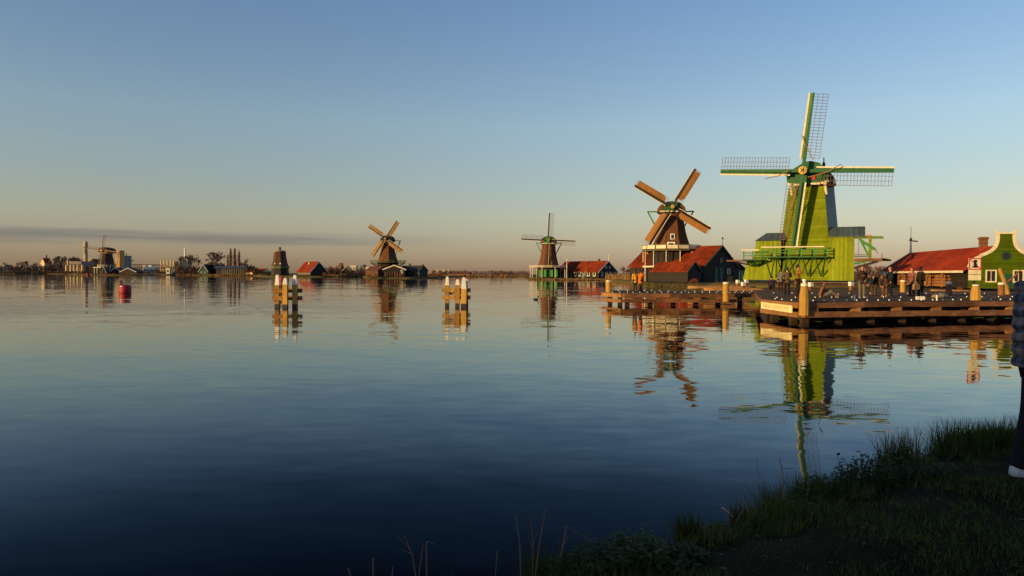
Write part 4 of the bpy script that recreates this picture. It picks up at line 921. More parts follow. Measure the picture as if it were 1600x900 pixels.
# driftwood mooring stump behind the far right post
t = thing('leaning_log', 'leaning forked orange brown log in front of the green house', 'log', (PX(1572, 46), 46, 0.8))
m = MB(); m.tube((0.15, 0, 0.0), (0.0, 0, 0.75), 0.16, 0.13, 8); m.tube((0.0, 0, 0.7), (-0.33, 0.02, 1.62), 0.13, 0.12, 8); m.tube((-0.33, 0.02, 1.58), (-0.42, 0, 1.85), 0.12, 0.11, 8); m.build('trunk', timber_gold, t)
m = MB(); m.tube((0.0, 0, 0.9), (0.55, 0.1, 1.28), 0.07, 0.06, 6); m.tube((0.55, 0.1, 1.27), (1.0, 0.1, 1.75), 0.06, 0.045, 6); m.build('branch', M('red_brown_branch', (0.30, 0.12, 0.06), None, 4, 0.9), t)

# ------------------------------------------------------------------ mooring dolphins
def dolphin(label, px, Y, posts, planks, plank_m=None):
    t = thing('mooring_dolphin', label, 'dolphin', (PX(px, Y), Y, 0), 0, 'mooring dolphins in open water')
    k = Y/FPX
    for (x, y, top, r, wt) in posts:
        m = MB(); n = 4 if r > 0.13 else 8
        prof = [(r*1.30, -0.7), (r*1.30, 0.20)]
        m.lathe(prof, (x, y, 0), 4, R(45)); po = m.build('post', timber_dark, t)
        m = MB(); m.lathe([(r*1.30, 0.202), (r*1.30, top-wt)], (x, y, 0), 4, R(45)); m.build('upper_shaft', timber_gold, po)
        m = MB(); m.lathe([(r*1.28, top-wt+0.002), (r*1.05, top-wt*0.55), (r*0.75, top-0.02), (r*0.72, top)], (x, y, 0), 4, R(45)); m.build('white_tip', white_paint, po)
    for (a, b, zc, hh) in planks:
        m = MB(); m.beam((a[0], a[1], zc), (b[0], b[1], zc), 0.13, hh); m.build('cross_plank', plank_m or timber_pale, t)
# left dolphin: the posts stand almost in line with the sun, so the right-hand one lies in shade
p1 = [(-0.55, -0.05, 1.98, 0.145, 0.62), (0.03, -0.355, 1.80, 0.155, 0.40), (0.52, -0.04, 1.98, 0.15, 0.58)]
pk = []
for zc in (1.02, 0.56):
    pk += [((-0.80, -0.24, zc), (-0.20, -0.24, zc), zc, 0.25), ((-0.74, 0.16, zc), (0.90, 0.16, zc), zc, 0.25)]
dolphin('left mooring dolphin of white tipped posts with its right post in shade', 448, 43.0, p1, pk)
p2 = [(-0.56, 0.15, 1.92, 0.14, 0.56), (0.12, 0.0, 1.74, 0.15, 0.36), (0.55, -0.32, 1.88, 0.185, 0.74), (0.66, 0.40, 1.76, 0.14, 0.6)]
pk = []
for zc in (1.05, 0.58):
    if zc > 1: pk += [((-0.70, 0.21, 0.83), (0.80, 0.21, 0.83), 0.83, 0.14)]
    pk += [((-0.86, 0.0, zc), (-0.33, 0.0, zc), zc, 0.25), ((-0.28, 0.22, zc), (0.95, 0.22, zc), zc, 0.25), ((-0.30, -0.02, zc), (-0.06, -0.02, zc), zc, 0.25), ((0.3, 0.12, zc), (0.92, 0.12, zc), zc, 0.24)]
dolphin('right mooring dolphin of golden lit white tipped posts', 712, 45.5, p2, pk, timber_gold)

# ------------------------------------------------------------------ buoys, duck
def buoy(label, px, Y, r, h, patch=False):
    t = thing('buoy', label, 'buoy', (PX(px, Y), Y, 0), 0, 'red buoys on the river')
    rd = M('red_buoy_paint', (0.34, 0.006, 0.024), (0.27, 0.005, 0.02), 3, 0.55, spec=0.3)
    m = MB(); m.lathe([(r*0.6, -0.5), (r, -0.2), (r*1.02, h*0.55), (r*0.92, h*0.82), (r*0.68, h), (r*0.2, h*1.04)], (0, 0, 0), 24); m.build('float', rd, t, smooth=True)
    m = MB(); m.lathe([(r*1.03, 0), (r*1.035, 0.06)], (0, 0, 0.02), 24, caps=False); m.build('water_band', M('dark_red_band', (0.12, 0.006, 0.012), None, 3, 0.5), t)
    m = MB(); m.tube((0, 0, h*1.0), (0, 0, h*1.22), 0.05*r*2, 0.04*r*2, 8); m.build('lifting_eye', rd, t)
    if patch:
        m = MB(); a0, a1 = R(225), R(262)
        ring = [[(math.cos(lerp(a0, a1, i/5))*rr, math.sin(lerp(a0, a1, i/5))*rr, zz) for i in range(6)] for rr, zz in ((r*0.945, h*0.80), (r*0.80, h*0.93))]
        m.loft(ring, close=False); m.build('white_patch', white_paint, t)
buoy('large red mooring buoy with white patch floating alone at left', 195.5, 70, 0.53, 0.80, True)
buoy('small red buoy behind the left mooring dolphin', 441, 190, 0.75, 1.1)
buoy('tiny red buoy near the shore left of the far windmill', 137.5, 420, 0.9, 1.3)

def duck():
    Y = 58; x = PX(837.5, Y)
    t = thing('duck', 'small dark duck swimming alone in front of the slender windmill', 'duck', (x, Y, 0))
    dk = M('dark_duck_feathers', (0.02, 0.02, 0.022), None, 20, 0.7)
    m = MB(); rings = []
    for i in range(9):
        s_ = i/8; w = 0.11*math.sin(math.pi*min(1, s_*0.9+0.08))**0.7; rings.append([(-0.22+0.42*s_, math.cos(2*math.pi*j/10)*w, 0.05+0.06*sstep(0.7, 1, 1-s_)*0.6+math.sin(2*math.pi*j/10)*w*0.75) for j in range(10)])
    m.loft(rings); m.tube((0.13, 0, 0.08), (0.19, 0, 0.22), 0.05, 0.035, 8); m.ball((0.205, 0, 0.25), 0.055, 0.045, 0.045, 8, 6); m.build('body', dk, t, smooth=True)
    m = MB(); m.beam((0.25, 0, 0.245), (0.32, 0, 0.235), 0.035, 0.02); m.build('bill', M('white_bill', (0.6, 0.55, 0.45), None, 5, 0.5), t)
duck()

# low white lantern blocks, small pole and rucksack heap on the near jetty
for i, (px, lb) in enumerate(((1434, 'leftmost of three small white blocks on the near jetty edge'), (1439, 'middle of three small white blocks on the near jetty edge'), (1443, 'rightmost of three small white blocks on the near jetty edge'))):
    m = MB(); m.box((0, 0, 0.07), (0.12, 0.12, 0.14)); m.loft([[(-.06, -.06, .141), (.06, -.06, .141), (.06, .06, .141), (-.06, .06, .141)], [(-.03, -.03, .17), (.03, -.03, .17), (.03, .03, .17), (-.03, .03, .17)]])
    tag(m.build('white_block', white_paint, None, False, (PX(px, 34.6), 34.6, DZ+0.01)), lb, 'block', 'small white blocks on the jetty')
for px, Y, lb in ((1464.5, 33.6, 'short white marker peg right of the white blocks'), (1335.8, 32.9, 'short white marker peg in front of woman with pale face')):
    t = thing('marker_peg', lb, 'peg', (PX(px, Y), Y, DZ), 0, 'white marker pegs')
    m = MB(); m.tube((0, 0, 0), (0, 0, 0.20), 0.04, 0.035, 8); m.build('shaft', white_paint, t)
    m = MB(); m.lathe([(0.055, 0), (0.055, 0.05), (0.02, 0.07)], (0, 0, 0.2), 8); m.build('head', white_paint, t)
def bag(label, px, Y, col, w=0.42, h=0.34, rz=0.3):
    t = thing('rucksack', label, 'bag', (PX(px, Y), Y, DZ), rz, 'bags lying on the jetty')
    mt = M('bag_'+'_'.join(str(int(c*1000)) for c in col), col, None, 6, 0.85, bump=0.4)
    m = MB(); rings = []
    for i in range(7):
        s_ = i/6; k = (0.55+0.45*math.sin(math.pi*min(1, s_*0.85+0.12))); rings.append([(math.copysign(abs(math.cos(a))**0.7, math.cos(a))*w/2*k, math.copysign(abs(math.sin(a))**0.7, math.sin(a))*w*0.36*k, h*s_) for a in [2*math.pi*j/12 for j in range(12)]])
    m.loft(rings); m.build('body', mt, t, smooth=True)
    m = MB(); m.box((0, -w*0.36, h*0.35), (w*0.6, 0.07, h*0.4)); m.build('pocket', mt, t)
    m = MB(); m.tube((-0.06, 0, h), (0, 0, h+0.06), 0.012, 0.012, 6); m.tube((0, 0, h+0.06), (0.06, 0, h), 0.012, 0.012, 6); m.build('handle', mt, t)
bag('grey rucksack lying behind the white marker peg on near jetty', 1473, 38.5, (0.16, 0.15, 0.15), 0.55, 0.26)
bag('tan shoulder bag at the feet of woman with grey scarf', 1462, 37.6, (0.30, 0.20, 0.11), 0.4, 0.2)
# ================================================================== people
skin_m = M('skin', (0.52, 0.26, 0.16), (0.47, 0.23, 0.14), 6, 0.55)
eye_m = M('eye_dark', (0.01, 0.008, 0.008), None, 5, 0.3)
_cm = {}
def cloth_mat(col, name='fabric'):
    k = name+'_'.join(str(int(c*1000)) for c in col)
    return M(k, col, tuple(q*0.65 for q in col), 9, 0.9, bump=0.6, bscale=14, spec=0.15)
def skin_mesh(nodes, edges, root=0, sub=2):
    """grow a continuous surface over a skeleton: nodes = [(pos, radius)]"""
    me = bpy.data.meshes.new('skeleton'); me.from_pydata([tuple(n[0]) for n in nodes], edges, [])
    ob = bpy.data.objects.new('skeleton', me); C.objects.link(ob)
    md = ob.modifiers.new('skin', 'SKIN'); md.use_smooth_shade = True; md.branch_smoothing = 0.6
    sv = me.skin_vertices[0].data
    for i, n in enumerate(nodes): sv[i].radius = (n[1], n[1]) if not isinstance(n[1], tuple) else n[1]; sv[i].use_root = (i == root)
    sb = ob.modifiers.new('sub', 'SUBSURF'); sb.levels = sub; sb.render_levels = sub
    dg = bpy.context.evaluated_depsgraph_get(); ev = ob.evaluated_get(dg); em = ev.to_mesh()
    vs = [v.co.copy() for v in em.vertices]; fs = [tuple(p.vertices) for p in em.polygons]
    ev.to_mesh_clear(); bpy.data.objects.remove(ob); bpy.data.meshes.remove(me)
    return vs, fs
V = lambda *a: Vector(a)
def joints(pose, H):
    """local frame: facing -y, origin on the ground; returns joint positions in metres"""
    J = {}
    def put(**k):
        for n, p in k.items(): J[n] = Vector(p)*H
    put(pel=(0, 0, .53), spi=(0, .005, .62), che=(0, .005, .73), nec=(0, 0, .825), hea=(0, -.012, .875), top=(0, -.01, .955),
        shl=(-.098, .005, .795), shr=(.098, .005, .795), ell=(-.135, .01, .635), elr=(.135, .01, .635), wrl=(-.13, -.03, .50), wrr=(.13, -.03, .50),
        hil=(-.052, 0, .50), hir=(.052, 0, .50), knl=(-.056, -.012, .28), knr=(.056, -.012, .28), anl=(-.06, .01, .045), anr=(.06, .01, .045), tol=(-.068, -.085, .018), tor=(.068, -.085, .018))
    if pose == 'photo':
        put(ell=(-.15, -.10, .70), elr=(.15, -.10, .70), wrl=(-.055, -.145, .855), wrr=(.055, -.145, .855))
    elif pose == 'hold':
        put(ell=(-.14, -.005, .65), elr=(.14, -.005, .65), wrl=(-.045, -.12, .67), wrr=(.045, -.12, .68))
    elif pose == 'stride':
        put(knl=(-.056, -.05, .285), anl=(-.06, -.05, .045), tol=(-.065, -.14, .02), knr=(.056, .02, .28), anr=(.06, .065, .05), tor=(.066, -.02, .018))
    elif pose == 'crouch':
        put(pel=(0, .10, .21), spi=(0, .07, .30), che=(0, -.01, .40), nec=(0, -.06, .48), hea=(0, -.085, .53), top=(0, -.10, .605), shl=(-.10, -.02, .455), shr=(.10, -.02, .455),
            ell=(-.13, -.13, .36), elr=(.13, -.13, .36), wrl=(-.05, -.22, .33), wrr=(.05, -.22, .33), hil=(-.055, .08, .19), hir=(.055, .08, .19),
            knl=(-.09, -.12, .27), knr=(.09, -.12, .27), anl=(-.075, .02, .045), anr=(.075, .02, .045), tol=(-.08, -.08, .018), tor=(.08, -.08, .018))
    elif pose == 'bend':
        put(pel=(0, .08, .49), spi=(0, .03, .56), che=(0, -.09, .62), nec=(0, -.175, .665), hea=(0, -.22, .69), top=(0, -.29, .73), shl=(-.10, -.14, .645), shr=(.10, -.14, .645),
            ell=(-.12, -.19, .50), elr=(.12, -.19, .50), wrl=(-.05, -.25, .39), wrr=(.05, -.25, .39), hil=(-.055, .07, .47), hir=(.055, .07, .47), knl=(-.06, -.03, .27), knr=(.06, -.03, .27))
    elif pose == 'sit':
        put(pel=(0, 0.10, .075), spi=(0, .115, .165), che=(0, .11, .27), nec=(0, .09, .365), hea=(0, .075, .42), top=(0, .07, .50), shl=(-.10, .10, .335), shr=(.10, .10, .335),
            ell=(-.15, .17, .20), elr=(.13, .02, .21), wrl=(-.17, .22, .05), wrr=(.06, -.12, .21), hil=(-.055, .06, .065), hir=(.055, .06, .065),
            knl=(-.07, -.14, .17), knr=(.07, -.16, .21), anl=(-.07, -.33, .045), anr=(.07, -.33, .045), tol=(-.075, -.36, .12), tor=(.075, -.36, .12))
    return J
def hand(mb, w, e, H, side, curl=0.5):
    """palm and five curled fingers at the wrist, thumb leaving the side of the palm"""
    d = (w-e).normalized(); ref = V(0, 0, 1) if abs(d.z) < 0.8 else V(0, -1, 0)
    sx = d.cross(ref).normalized()*side; nn = sx.cross(d).normalized()
    k = H/1.75
    c = w+d*0.045*k; mb.ball(c, .042*k, .022*k, .052*k, 8, 6, Matrix((sx, nn, d)).transposed())
    for i, ln in enumerate((0.062, 0.072, 0.068, 0.052)):
        b = w+d*0.085*k+sx*(i-1.5)*0.019*k; m_ = b+(d*math.cos(curl*.6)-nn*math.sin(curl*.6))*ln*0.55*k; t_ = m_+(d*math.cos(curl*1.6)-nn*math.sin(curl*1.6))*ln*0.5*k
        mb.tube(b, m_, .009*k, .0085*k, 6); mb.tube(m_, t_, .0085*k, .006*k, 6)
    b = w+d*0.03*k-sx*0.036*k; m_ = b+(d*0.7-sx*0.7)*0.035*k; mb.tube(b, m_, .011*k, .010*k, 6); mb.tube(m_, m_+(d*0.95-nn*0.3)*0.03*k, .010*k, .007*k, 6)
def person(label, px, Y, yaw, pose, H=1.7, coat=(.05, .04, .04), trousers=(.04, .04, .05), hair=(.03, .018, .012), coat_len=0.0, bulk=1.0, hat=None, shoes=(.03, .025, .022), hair_len=0.0, ground=DZ+0.012, group='people on the jetties', scarf=None, pack=None, camera_held=False, hood=None, loc=None, puffy=False, lean=0, coat_material=None, name='person'):
    o = thing(name, label, 'person', loc or (PX(px, Y), Y, ground), yaw, group)
    J = joints(pose, H); k = H/1.75; g = {}
    names = list(J); idx = {n: i for i, n in enumerate(names)}
    rad = dict(pel=.135, spi=.125, che=.14, nec=.052, hea=.082, top=.075, shl=.068, shr=.068, ell=.042, elr=.042, wrl=.028, wrr=.028, hil=.098, hir=.098, knl=.062, knr=.062, anl=.042, anr=.042, tol=.036, tor=.036)
    E = [('pel', 'spi'), ('spi', 'che'), ('che', 'nec'), ('nec', 'hea'), ('hea', 'top'), ('che', 'shl'), ('che', 'shr'), ('shl', 'ell'), ('ell', 'wrl'), ('shr', 'elr'), ('elr', 'wrr'), ('pel', 'hil'), ('pel', 'hir'), ('hil', 'knl'), ('knl', 'anl'), ('anl', 'tol'), ('hir', 'knr'), ('knr', 'anr'), ('anr', 'tor')]
    vs, fs = skin_mesh([(J[n], rad[n]*k*0.9) for n in names], [(idx[a], idx[b]) for a, b in E])
    m = MB(); m.add(vs, fs)
    hc = (J['hea']+J['top'])/2; up = (J['top']-J['nec']).normalized(); fw = V(0, -1, 0); fw = (fw-up*fw.dot(up)).normalized(); rt = fw.cross(up).normalized()
    m.ball(hc+up*0.0*k, .078*k, .098*k, .118*k, 12, 9, Matrix((rt, fw, up)).transposed())
    m.add([hc+fw*.092*k+up*.02*k, hc+fw*.088*k-up*.022*k+rt*.017*k, hc+fw*.088*k-up*.022*k-rt*.017*k, hc+fw*.122*k-up*.018*k], [(0, 1, 3), (0, 3, 2), (1, 2, 3)])
    for s in (-1, 1): m.ball(hc+rt*s*.078*k-up*.005*k, .012*k, .022*k, .03*k, 6, 5, Matrix((rt, fw, up)).transposed())
    hand(m, J['wrl'], J['ell'], H, -1); hand(m, J['wrr'], J['elr'], H, 1)
    m.cur = 1
    for s in (-1, 1): m.ball(hc+rt*s*.033*k+fw*.090*k+up*.012*k, .011*k, .008*k, .008*k, 6, 4)
    m.cur = 2; m.box(hc+fw*.094*k-up*.05*k, (.045*k, .01*k, .011*k), Matrix((rt, fw, up)).transposed())
    m.build('body', [skin_m, eye_m, M('lips', (0.33, 0.10, 0.08), None, 6, 0.5)], o, smooth=True)
    # coat over torso and arms
    b = bulk; hem = J['pel']+V(0, 0, -0.06*H-coat_len*H)
    if pose in ('crouch', 'sit'): hem = J['pel']+V(0, 0.01, -0.01)
    nodes = [(hem, .165*k*b), (J['pel'], .16*k*b), (J['spi'], .15*k*b), (J['che'], .158*k*b), (J['nec']-V(0, 0, .012*H), .072*k), (J['shl'], .085*k*b), (J['shr'], .085*k*b), (J['ell'], .06*k*b), (J['elr'], .06*k*b), (J['wrl'], .044*k*b), (J['wrr'], .044*k*b)]
    ee = [(0, 1), (1, 2), (2, 3), (3, 4), (3, 5), (3, 6), (5, 7), (7, 9), (6, 8), (8, 10)]
    if puffy:                        # quilted: bulging rings down the body and sleeves
        pm = MB()
        def sleeve(pts, rx0, ry0, rx1, ry1, n):
            rings = []
            for i in range(n*5+1):
                t = i/(n*5); q = pline(pts, t); d = (pline(pts, min(1, t+.03))-pline(pts, max(0, t-.03))).normalized()
                sd = d.cross(V(0, -1, 0)).normalized(); fd = sd.cross(d).normalized(); bl = 0.90+0.12*abs(math.sin(math.pi*n*t))**.6
                e = 1.0 if 0 < i < n*5 else .6
                rings.append([q+sd*(lerp(rx0, rx1, t)*bl*e*math.cos(a))+fd*(lerp(ry0, ry1, t)*bl*e*math.sin(a)) for a in [2*math.pi*j/20 for j in range(20)]])
            pm.loft(rings)
        sleeve([J['pel']+V(0, 0, -.07*H), J['spi'], J['che'], J['nec']+V(0, .01, -.01*H)], .205*k*b, .165*k*b, .185*k*b, .15*k*b, 7)
        for s_ in 'lr': sleeve([J['sh'+s_]+V(0, 0, .02), J['el'+s_], J['wr'+s_]], .105*k*b, .105*k*b, .07*k*b, .07*k*b, 7)
    if puffy: m = pm
    else:
        vs, fs = skin_mesh(nodes, ee, 1); m = MB(); m.add(vs, fs)
    m.build('coat', coat_material or cloth_mat(coat, 'coat_fabric_'), o, smooth=True)
    nodes = [(J['pel'], .145*k)]; lw = 1.12 if puffy else 1.0
    for s in 'lr':
        an = J['an'+s]; nodes += [(J['hi'+s], .112*k*lw), (J['kn'+s], .08*k*lw), (an, .064*k*lw), (an+(an-J['kn'+s]).normalized()*.025*k, .068*k*lw)]
    vs, fs = skin_mesh(nodes, [(0, 1), (1, 2), (2, 3), (3, 4), (0, 5), (5, 6), (6, 7), (7, 8)])
    m = MB(); m.add(vs, fs); m.build('trousers', cloth_mat(trousers, 'trouser_fabric_'), o, smooth=True)
    for s in 'lr':
        a, t_ = J['an'+s], J['to'+s]; d = (t_-a); dn = V(d.x, d.y, 0).normalized() if pose != 'sit' else V(0, 0, 1); up_ = V(0, 0, 1) if pose != 'sit' else V(0, 1, 0); sd = dn.cross(up_).normalized()
        base = V(a.x, a.y, 0.0) if pose != 'sit' else a+V(0, -.03, -.03); rings = []
        for q, w_, h_ in ((-.06, .03, .07), (-.03, .042, .10), (.03, .045, .10), (.09, .048, .07), (.15, .048, .055), (.19, .03, .035)):
            c = base+dn*q*k*1.05; rings.append([c+sd*w_*k*cx+up_*h_*k*cz for cx, cz in ((-1, 0), (-1, .55), (-.6, 1), (.6, 1), (1, .55), (1, 0))])
        m = MB(); m.loft(rings); m.build('shoe', cloth_mat(shoes, 'shoe_leather_'), o)
    HM = Matrix((rt, fw, up)).transposed()
    if hat:
        m = MB(); m.ball(hc+up*.045*k-fw*.008*k, .097*k, .112*k, .095*k, 12, 8, HM); m.lathe([(.1*k, 0)], (0, 0, 0), 6) if False else None
        m.build('hat', cloth_mat(hat, 'knit_'), o, smooth=True)
    m = MB(); m.ball(hc+up*.024*k-fw*.026*k, .092*k, .100*k, .118*k, 12, 9, HM)
    if hair_len: 
        m.ball(hc-up*(.05+hair_len*.4)*k-fw*.055*k, .088*k, .055*k, (.10+hair_len*.5)*k, 10, 8, HM)
    m.build('hair', M('hair_'+'_'.join(str(int(c*1000)) for c in hair), hair, None, 30, 0.55, bump=0.6, bscale=60), o, smooth=True)
    if hood:
        m = MB(); m.ball(hc-fw*.03*k+up*.005*k, .115*k, .105*k, .14*k, 12, 9, HM); m.build('hood', cloth_mat(hood, 'hood_fabric_'), o, smooth=True)
    if scarf:
        m = MB(); rings = []
        for i in range(13):
            a = 2*math.pi*i/12; c = J['nec']+V(math.cos(a)*.075*k, math.sin(a)*.075*k, .005*math.sin(3*a)*k); u_ = V(math.cos(a), math.sin(a), 0)
            rings.append([c+(u_*math.cos(q)+V(0, 0, 1)*math.sin(q))*.04*k for q in [2*math.pi*j/7 for j in range(7)]])
        m.loft(rings, caps=False); c = J['che']; m.beam(c+V(.05*k, -.17*k*b, .10*k), c+V(.07*k, -.19*k*b, -.28*k), .11*k, .03*k, (0, -1, 0)); m.build('scarf', cloth_mat(scarf, 'scarf_wool_'), o, smooth=True)
    if pack:
        m = MB(); c = (J['che']+J['spi'])/2+V(0, .20*k*b, 0); rings = []
        for q in (-1, -.7, .3, .8, 1):
            w_ = .15*k*(1-.25*abs(q)); rings.append([c+V(w_*math.cos(a), .09*k*math.sin(a)*(1-.3*abs(q)), q*.22*k) for a in [2*math.pi*j/10 for j in range(10)]])
        m.loft(rings); m.build('backpack', cloth_mat(pack, 'pack_nylon_'), o, smooth=True)
    return o, J

ORANGE = (0.78, 0.17, 0.010); YELLOW = (0.85, 0.42, 0.02)
def held_camera(label, px, Y, z, yaw):
    t = thing('camera_held', label, 'camera', (PX(px, Y), Y, z), yaw)
    m = MB(); m.box((0, 0, 0), (0.13, 0.05, 0.085)); m.box((0, 0, 0.05), (0.05, 0.045, 0.02)); m.build('body', M('camera_black', (0.012, 0.012, 0.014), None, 9, 0.4), t)
    m = MB(); m.tube((0, -0.025, 0), (0, -0.11, 0), 0.033, 0.036, 12); m.build('lens', M('camera_black', (0.012, 0.012, 0.014)), t)
person('person in yellow coat with dark long hair on far jetty', 992.5, 53.5, R(195), 'stand', 1.66, ground=DZF+.012, coat=YELLOW, coat_len=.10, hair=(.05, .015, .012), hair_len=.2, bulk=1.05)
person('person in bright orange coat with raised arms on far jetty', 1001, 52.8, R(120), 'photo', 1.62, ground=DZF+.012, coat=ORANGE, coat_len=.12, hair=(.02, .012, .012), bulk=1.2)
person('crouching person in dark violet jacket seen from behind, leftmost on near jetty', 1206, 53, R(170), 'crouch', 1.75, coat=(.035, .02, .045), bulk=1.15, trousers=(.03, .02, .03))
person('person in red knit hat and grey jacket on near jetty', 1220, 50, R(150), 'stand', 1.64, coat=(.16, .17, .18), trousers=(.05, .012, .02), hat=(.42, .012, .03), hair=(.02, .02, .02))
person('person in brown jacket with dark strap beside red knit hat', 1230, 40.5, R(160), 'hold', 1.66, coat=(.14, .08, .045), trousers=(.02, .014, .018), hair=(.05, .02, .014), pack=(.15, .09, .05))
person('person in long tan coat taking a picture behind corner post', 1246.5, 38.2, R(70), 'photo', 1.76, coat=(.30, .135, .03), coat_len=.10, trousers=(.02, .016, .02), hair=(.02, .01, .01), bulk=1.05)
person('seated person in tan coat and grey trousers with legs stretched on deck', 1291, 37.5, R(80), 'sit', 1.7, coat=(.26, .11, .05), trousers=(.17, .15, .13), hair=(.09, .03, .018), hair_len=.3, shoes=(.4, .25, .12))
person('person facing the camera with dark hood and grey trousers', 1347, 37.0, R(-12), 'hold', 1.70, coat=(.045, .028, .022), trousers=(.17, .145, .115), hair=(.04, .022, .014), hair_len=.25, scarf=(.012, .01, .012), shoes=(.4, .32, .3))
person('bending person in black coat with reddish face beside hooded person', 1366, 41.0, R(-70), 'bend', 1.7, coat=(.018, .022, .018), trousers=(.09, .06, .045), hair=(.02, .012, .01), bulk=1.25)
person('crouching person with long brown hair beside man in navy jacket', 1383, 39.5, R(-50), 'bend', 1.55, coat=(.10, .045, .025), trousers=(.16, .08, .045), hair=(.16, .07, .03), hair_len=.35, shoes=(.6, .45, .3))
person('man in dark navy jacket standing with lit face', 1391.5, 40.5, R(-100), 'stand', 1.72, coat=(.012, .02, .026), trousers=(.012, .016, .022), hair=(.17, .06, .03), bulk=1.1)
plaid = bpy.data.materials.new('red_plaid_wool'); plaid.use_nodes = True
def plaid_nodes(mt, ca, cb, cc, sc):
    nt = mt.node_tree; N = nt.nodes; L = nt.links; b = N['Principled BSDF']; b.inputs['Roughness'].default_value = 0.9; b.inputs['Specular IOR Level'].default_value = 0.15
    tc = N.new('ShaderNodeTexCoord'); col = None
    for i, ax in enumerate(('X', 'Z')):
        w = N.new('ShaderNodeTexWave'); w.bands_direction = ax; w.inputs['Scale'].default_value = sc; w.inputs['Distortion'].default_value = 0.4; L.new(tc.outputs['Object'], w.inputs['Vector'])
        r = N.new('ShaderNodeValToRGB'); r.color_ramp.elements[0].position = .4; r.color_ramp.elements[1].position = .6; r.color_ramp.elements[0].color = ca+(1,); r.color_ramp.elements[1].color = (cb if i else cc)+(1,)
        L.new(w.outputs['Fac'], r.inputs[0])
        if col is None: col = r.outputs[0]
        else:
            mx = N.new('ShaderNodeMix'); mx.data_type = 'RGBA'; mx.inputs[0].default_value = .5; L.new(col, mx.inputs[6]); L.new(r.outputs[0], mx.inputs[7]); col = mx.outputs[2]
    L.new(col, b.inputs['Base Color'])
plaid_nodes(plaid, (.22, .03, .03), (.30, .22, .17), (.05, .02, .02), 4.0)
person('woman in red and white plaid jacket near the no mooring sign', 1425, 41.0, R(-60), 'hold', 1.68, coat_material=plaid, trousers=(.10, .06, .05), hair=(.12, .04, .02), hair_len=.2)
person('woman in black coat with grey scarf and black hair near no mooring sign', 1438.5, 39.8, R(110), 'stand', 1.72, coat=(.02, .013, .014), coat_len=.12, trousers=(.015, .012, .016), hair=(.008, .006, .008), hair_len=.15, scarf=(.32, .28, .23), bulk=1.1)
t = thing('shoulder_bag', 'tan shoulder bag hanging at hip of woman in black coat', 'bag', (PX(1431.5, 39.2), 39.2, DZ+0.42), R(20))
m = MB(); m.loft([[(x*.22*q, y*.07*q, z) for x, y in ((-1, -1), (1, -1), (1, 1), (-1, 1))] for q, z in ((.9, 0), (1, .08), (.95, .26), (.6, .33))]); m.build('body', cloth_mat((.36, .22, .10), 'bag_canvas_'), t)
m = MB(); m.tube((-.12, 0, .32), (.12, .05, .95), .02, .02, 6); m.build('strap', cloth_mat((.30, .26, .21), 'strap_'), t)
# person leaving the frame at the right edge of the bank
puff = bpy.data.materials.new('blue_grey_check_padding'); puff.use_nodes = True
plaid_nodes(puff, (.035, .04, .055), (.24, .18, .16), (.13, .14, .17), 2.6)
px_, Y_ = 1640, 5.5
bx_, by_ = PX(px_, Y_), Y_
person('person in blue grey padded jacket and dark trousers cut by right frame edge', px_, Y_, R(75), 'stride', 1.95, loc=(bx_, by_, bank_z(bx_, by_)+0.0), coat_material=puff, trousers=(.012, .013, .018), puffy=True, bulk=1.25, shoes=(.62, .60, .62), group='people on the bank')
# ================================================================== far shore: industry, houses, trees, reeds
def far_box(name, label, cat, px0, px1, py0, py1, Y, depth, mt, rz=0.0, base=0.75, roof=None, nwin=(0, 0), win=glass_dark, group=None):
    x0, x1 = PX(px0, Y), PX(px1, Y); zt = PZ((px0+px1)/2, py0, Y)-base; w = x1-x0
    t = thing(name, label, cat, ((x0+x1)/2, Y, base), rz, group)
    m = MB(); m.span((-w/2, 0, 0), (w/2, depth, zt)); m.build('wall', mt, t)
    m = MB(); m.span((-w/2-.2, -.2, zt+.003), (w/2+.2, depth+.2, zt+.45)); m.build('roof', roof or mt, t)
    zb = max(0.6, PZ((px0+px1)/2, py1, Y)-base)
    for i in range(nwin[0]):
        for j in range(nwin[1]):
            xx = lerp(-w/2, w/2, (i+.5)/nwin[0]); zz = lerp(zb, zt, (j+.5)/nwin[1]); m = MB()
            m.box((xx, -.03, zz), (w/nwin[0]*.55, .05, (zt-zb)/nwin[1]*.5)); m.build('window', win, t)
    return t
def tank(name, label, px, r_px, py0, Y, mt, cone=0.1, base=0.75, group=None, cat='silo'):
    k = Y/FPX; r = r_px*k; h = PZ(px, py0, Y)-base
    t = thing(name, label, cat, (PX(px, Y), Y, base), 0, group)
    m = MB(); m.lathe([(r, 0), (r, h*0.94)], (0, 0, 0), 16, caps=False); m.build('shell', mt, t, smooth=True)
    m = MB(); m.lathe([(r*1.03, 0), (r*1.03, h*.02), (r*.3, h*.02+r*cone*3), (.05, h*.02+r*cone*3.2)], (0, 0, h*.94), 16); m.build('roof', mt, t)
ordn = ['leftmost', 'second', 'middle', 'fourth', 'rightmost']
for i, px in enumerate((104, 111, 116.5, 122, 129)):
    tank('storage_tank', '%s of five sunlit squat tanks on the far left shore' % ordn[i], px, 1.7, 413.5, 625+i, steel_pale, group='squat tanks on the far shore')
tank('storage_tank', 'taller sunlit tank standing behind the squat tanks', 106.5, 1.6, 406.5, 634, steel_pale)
far_box('factory', 'long low pink grey factory behind the squat tanks', 'factory', 106, 127, 409, 422, 650, 20, M('pink_grey_render', (.30, .22, .20), None, .4, .8), nwin=(6, 1))
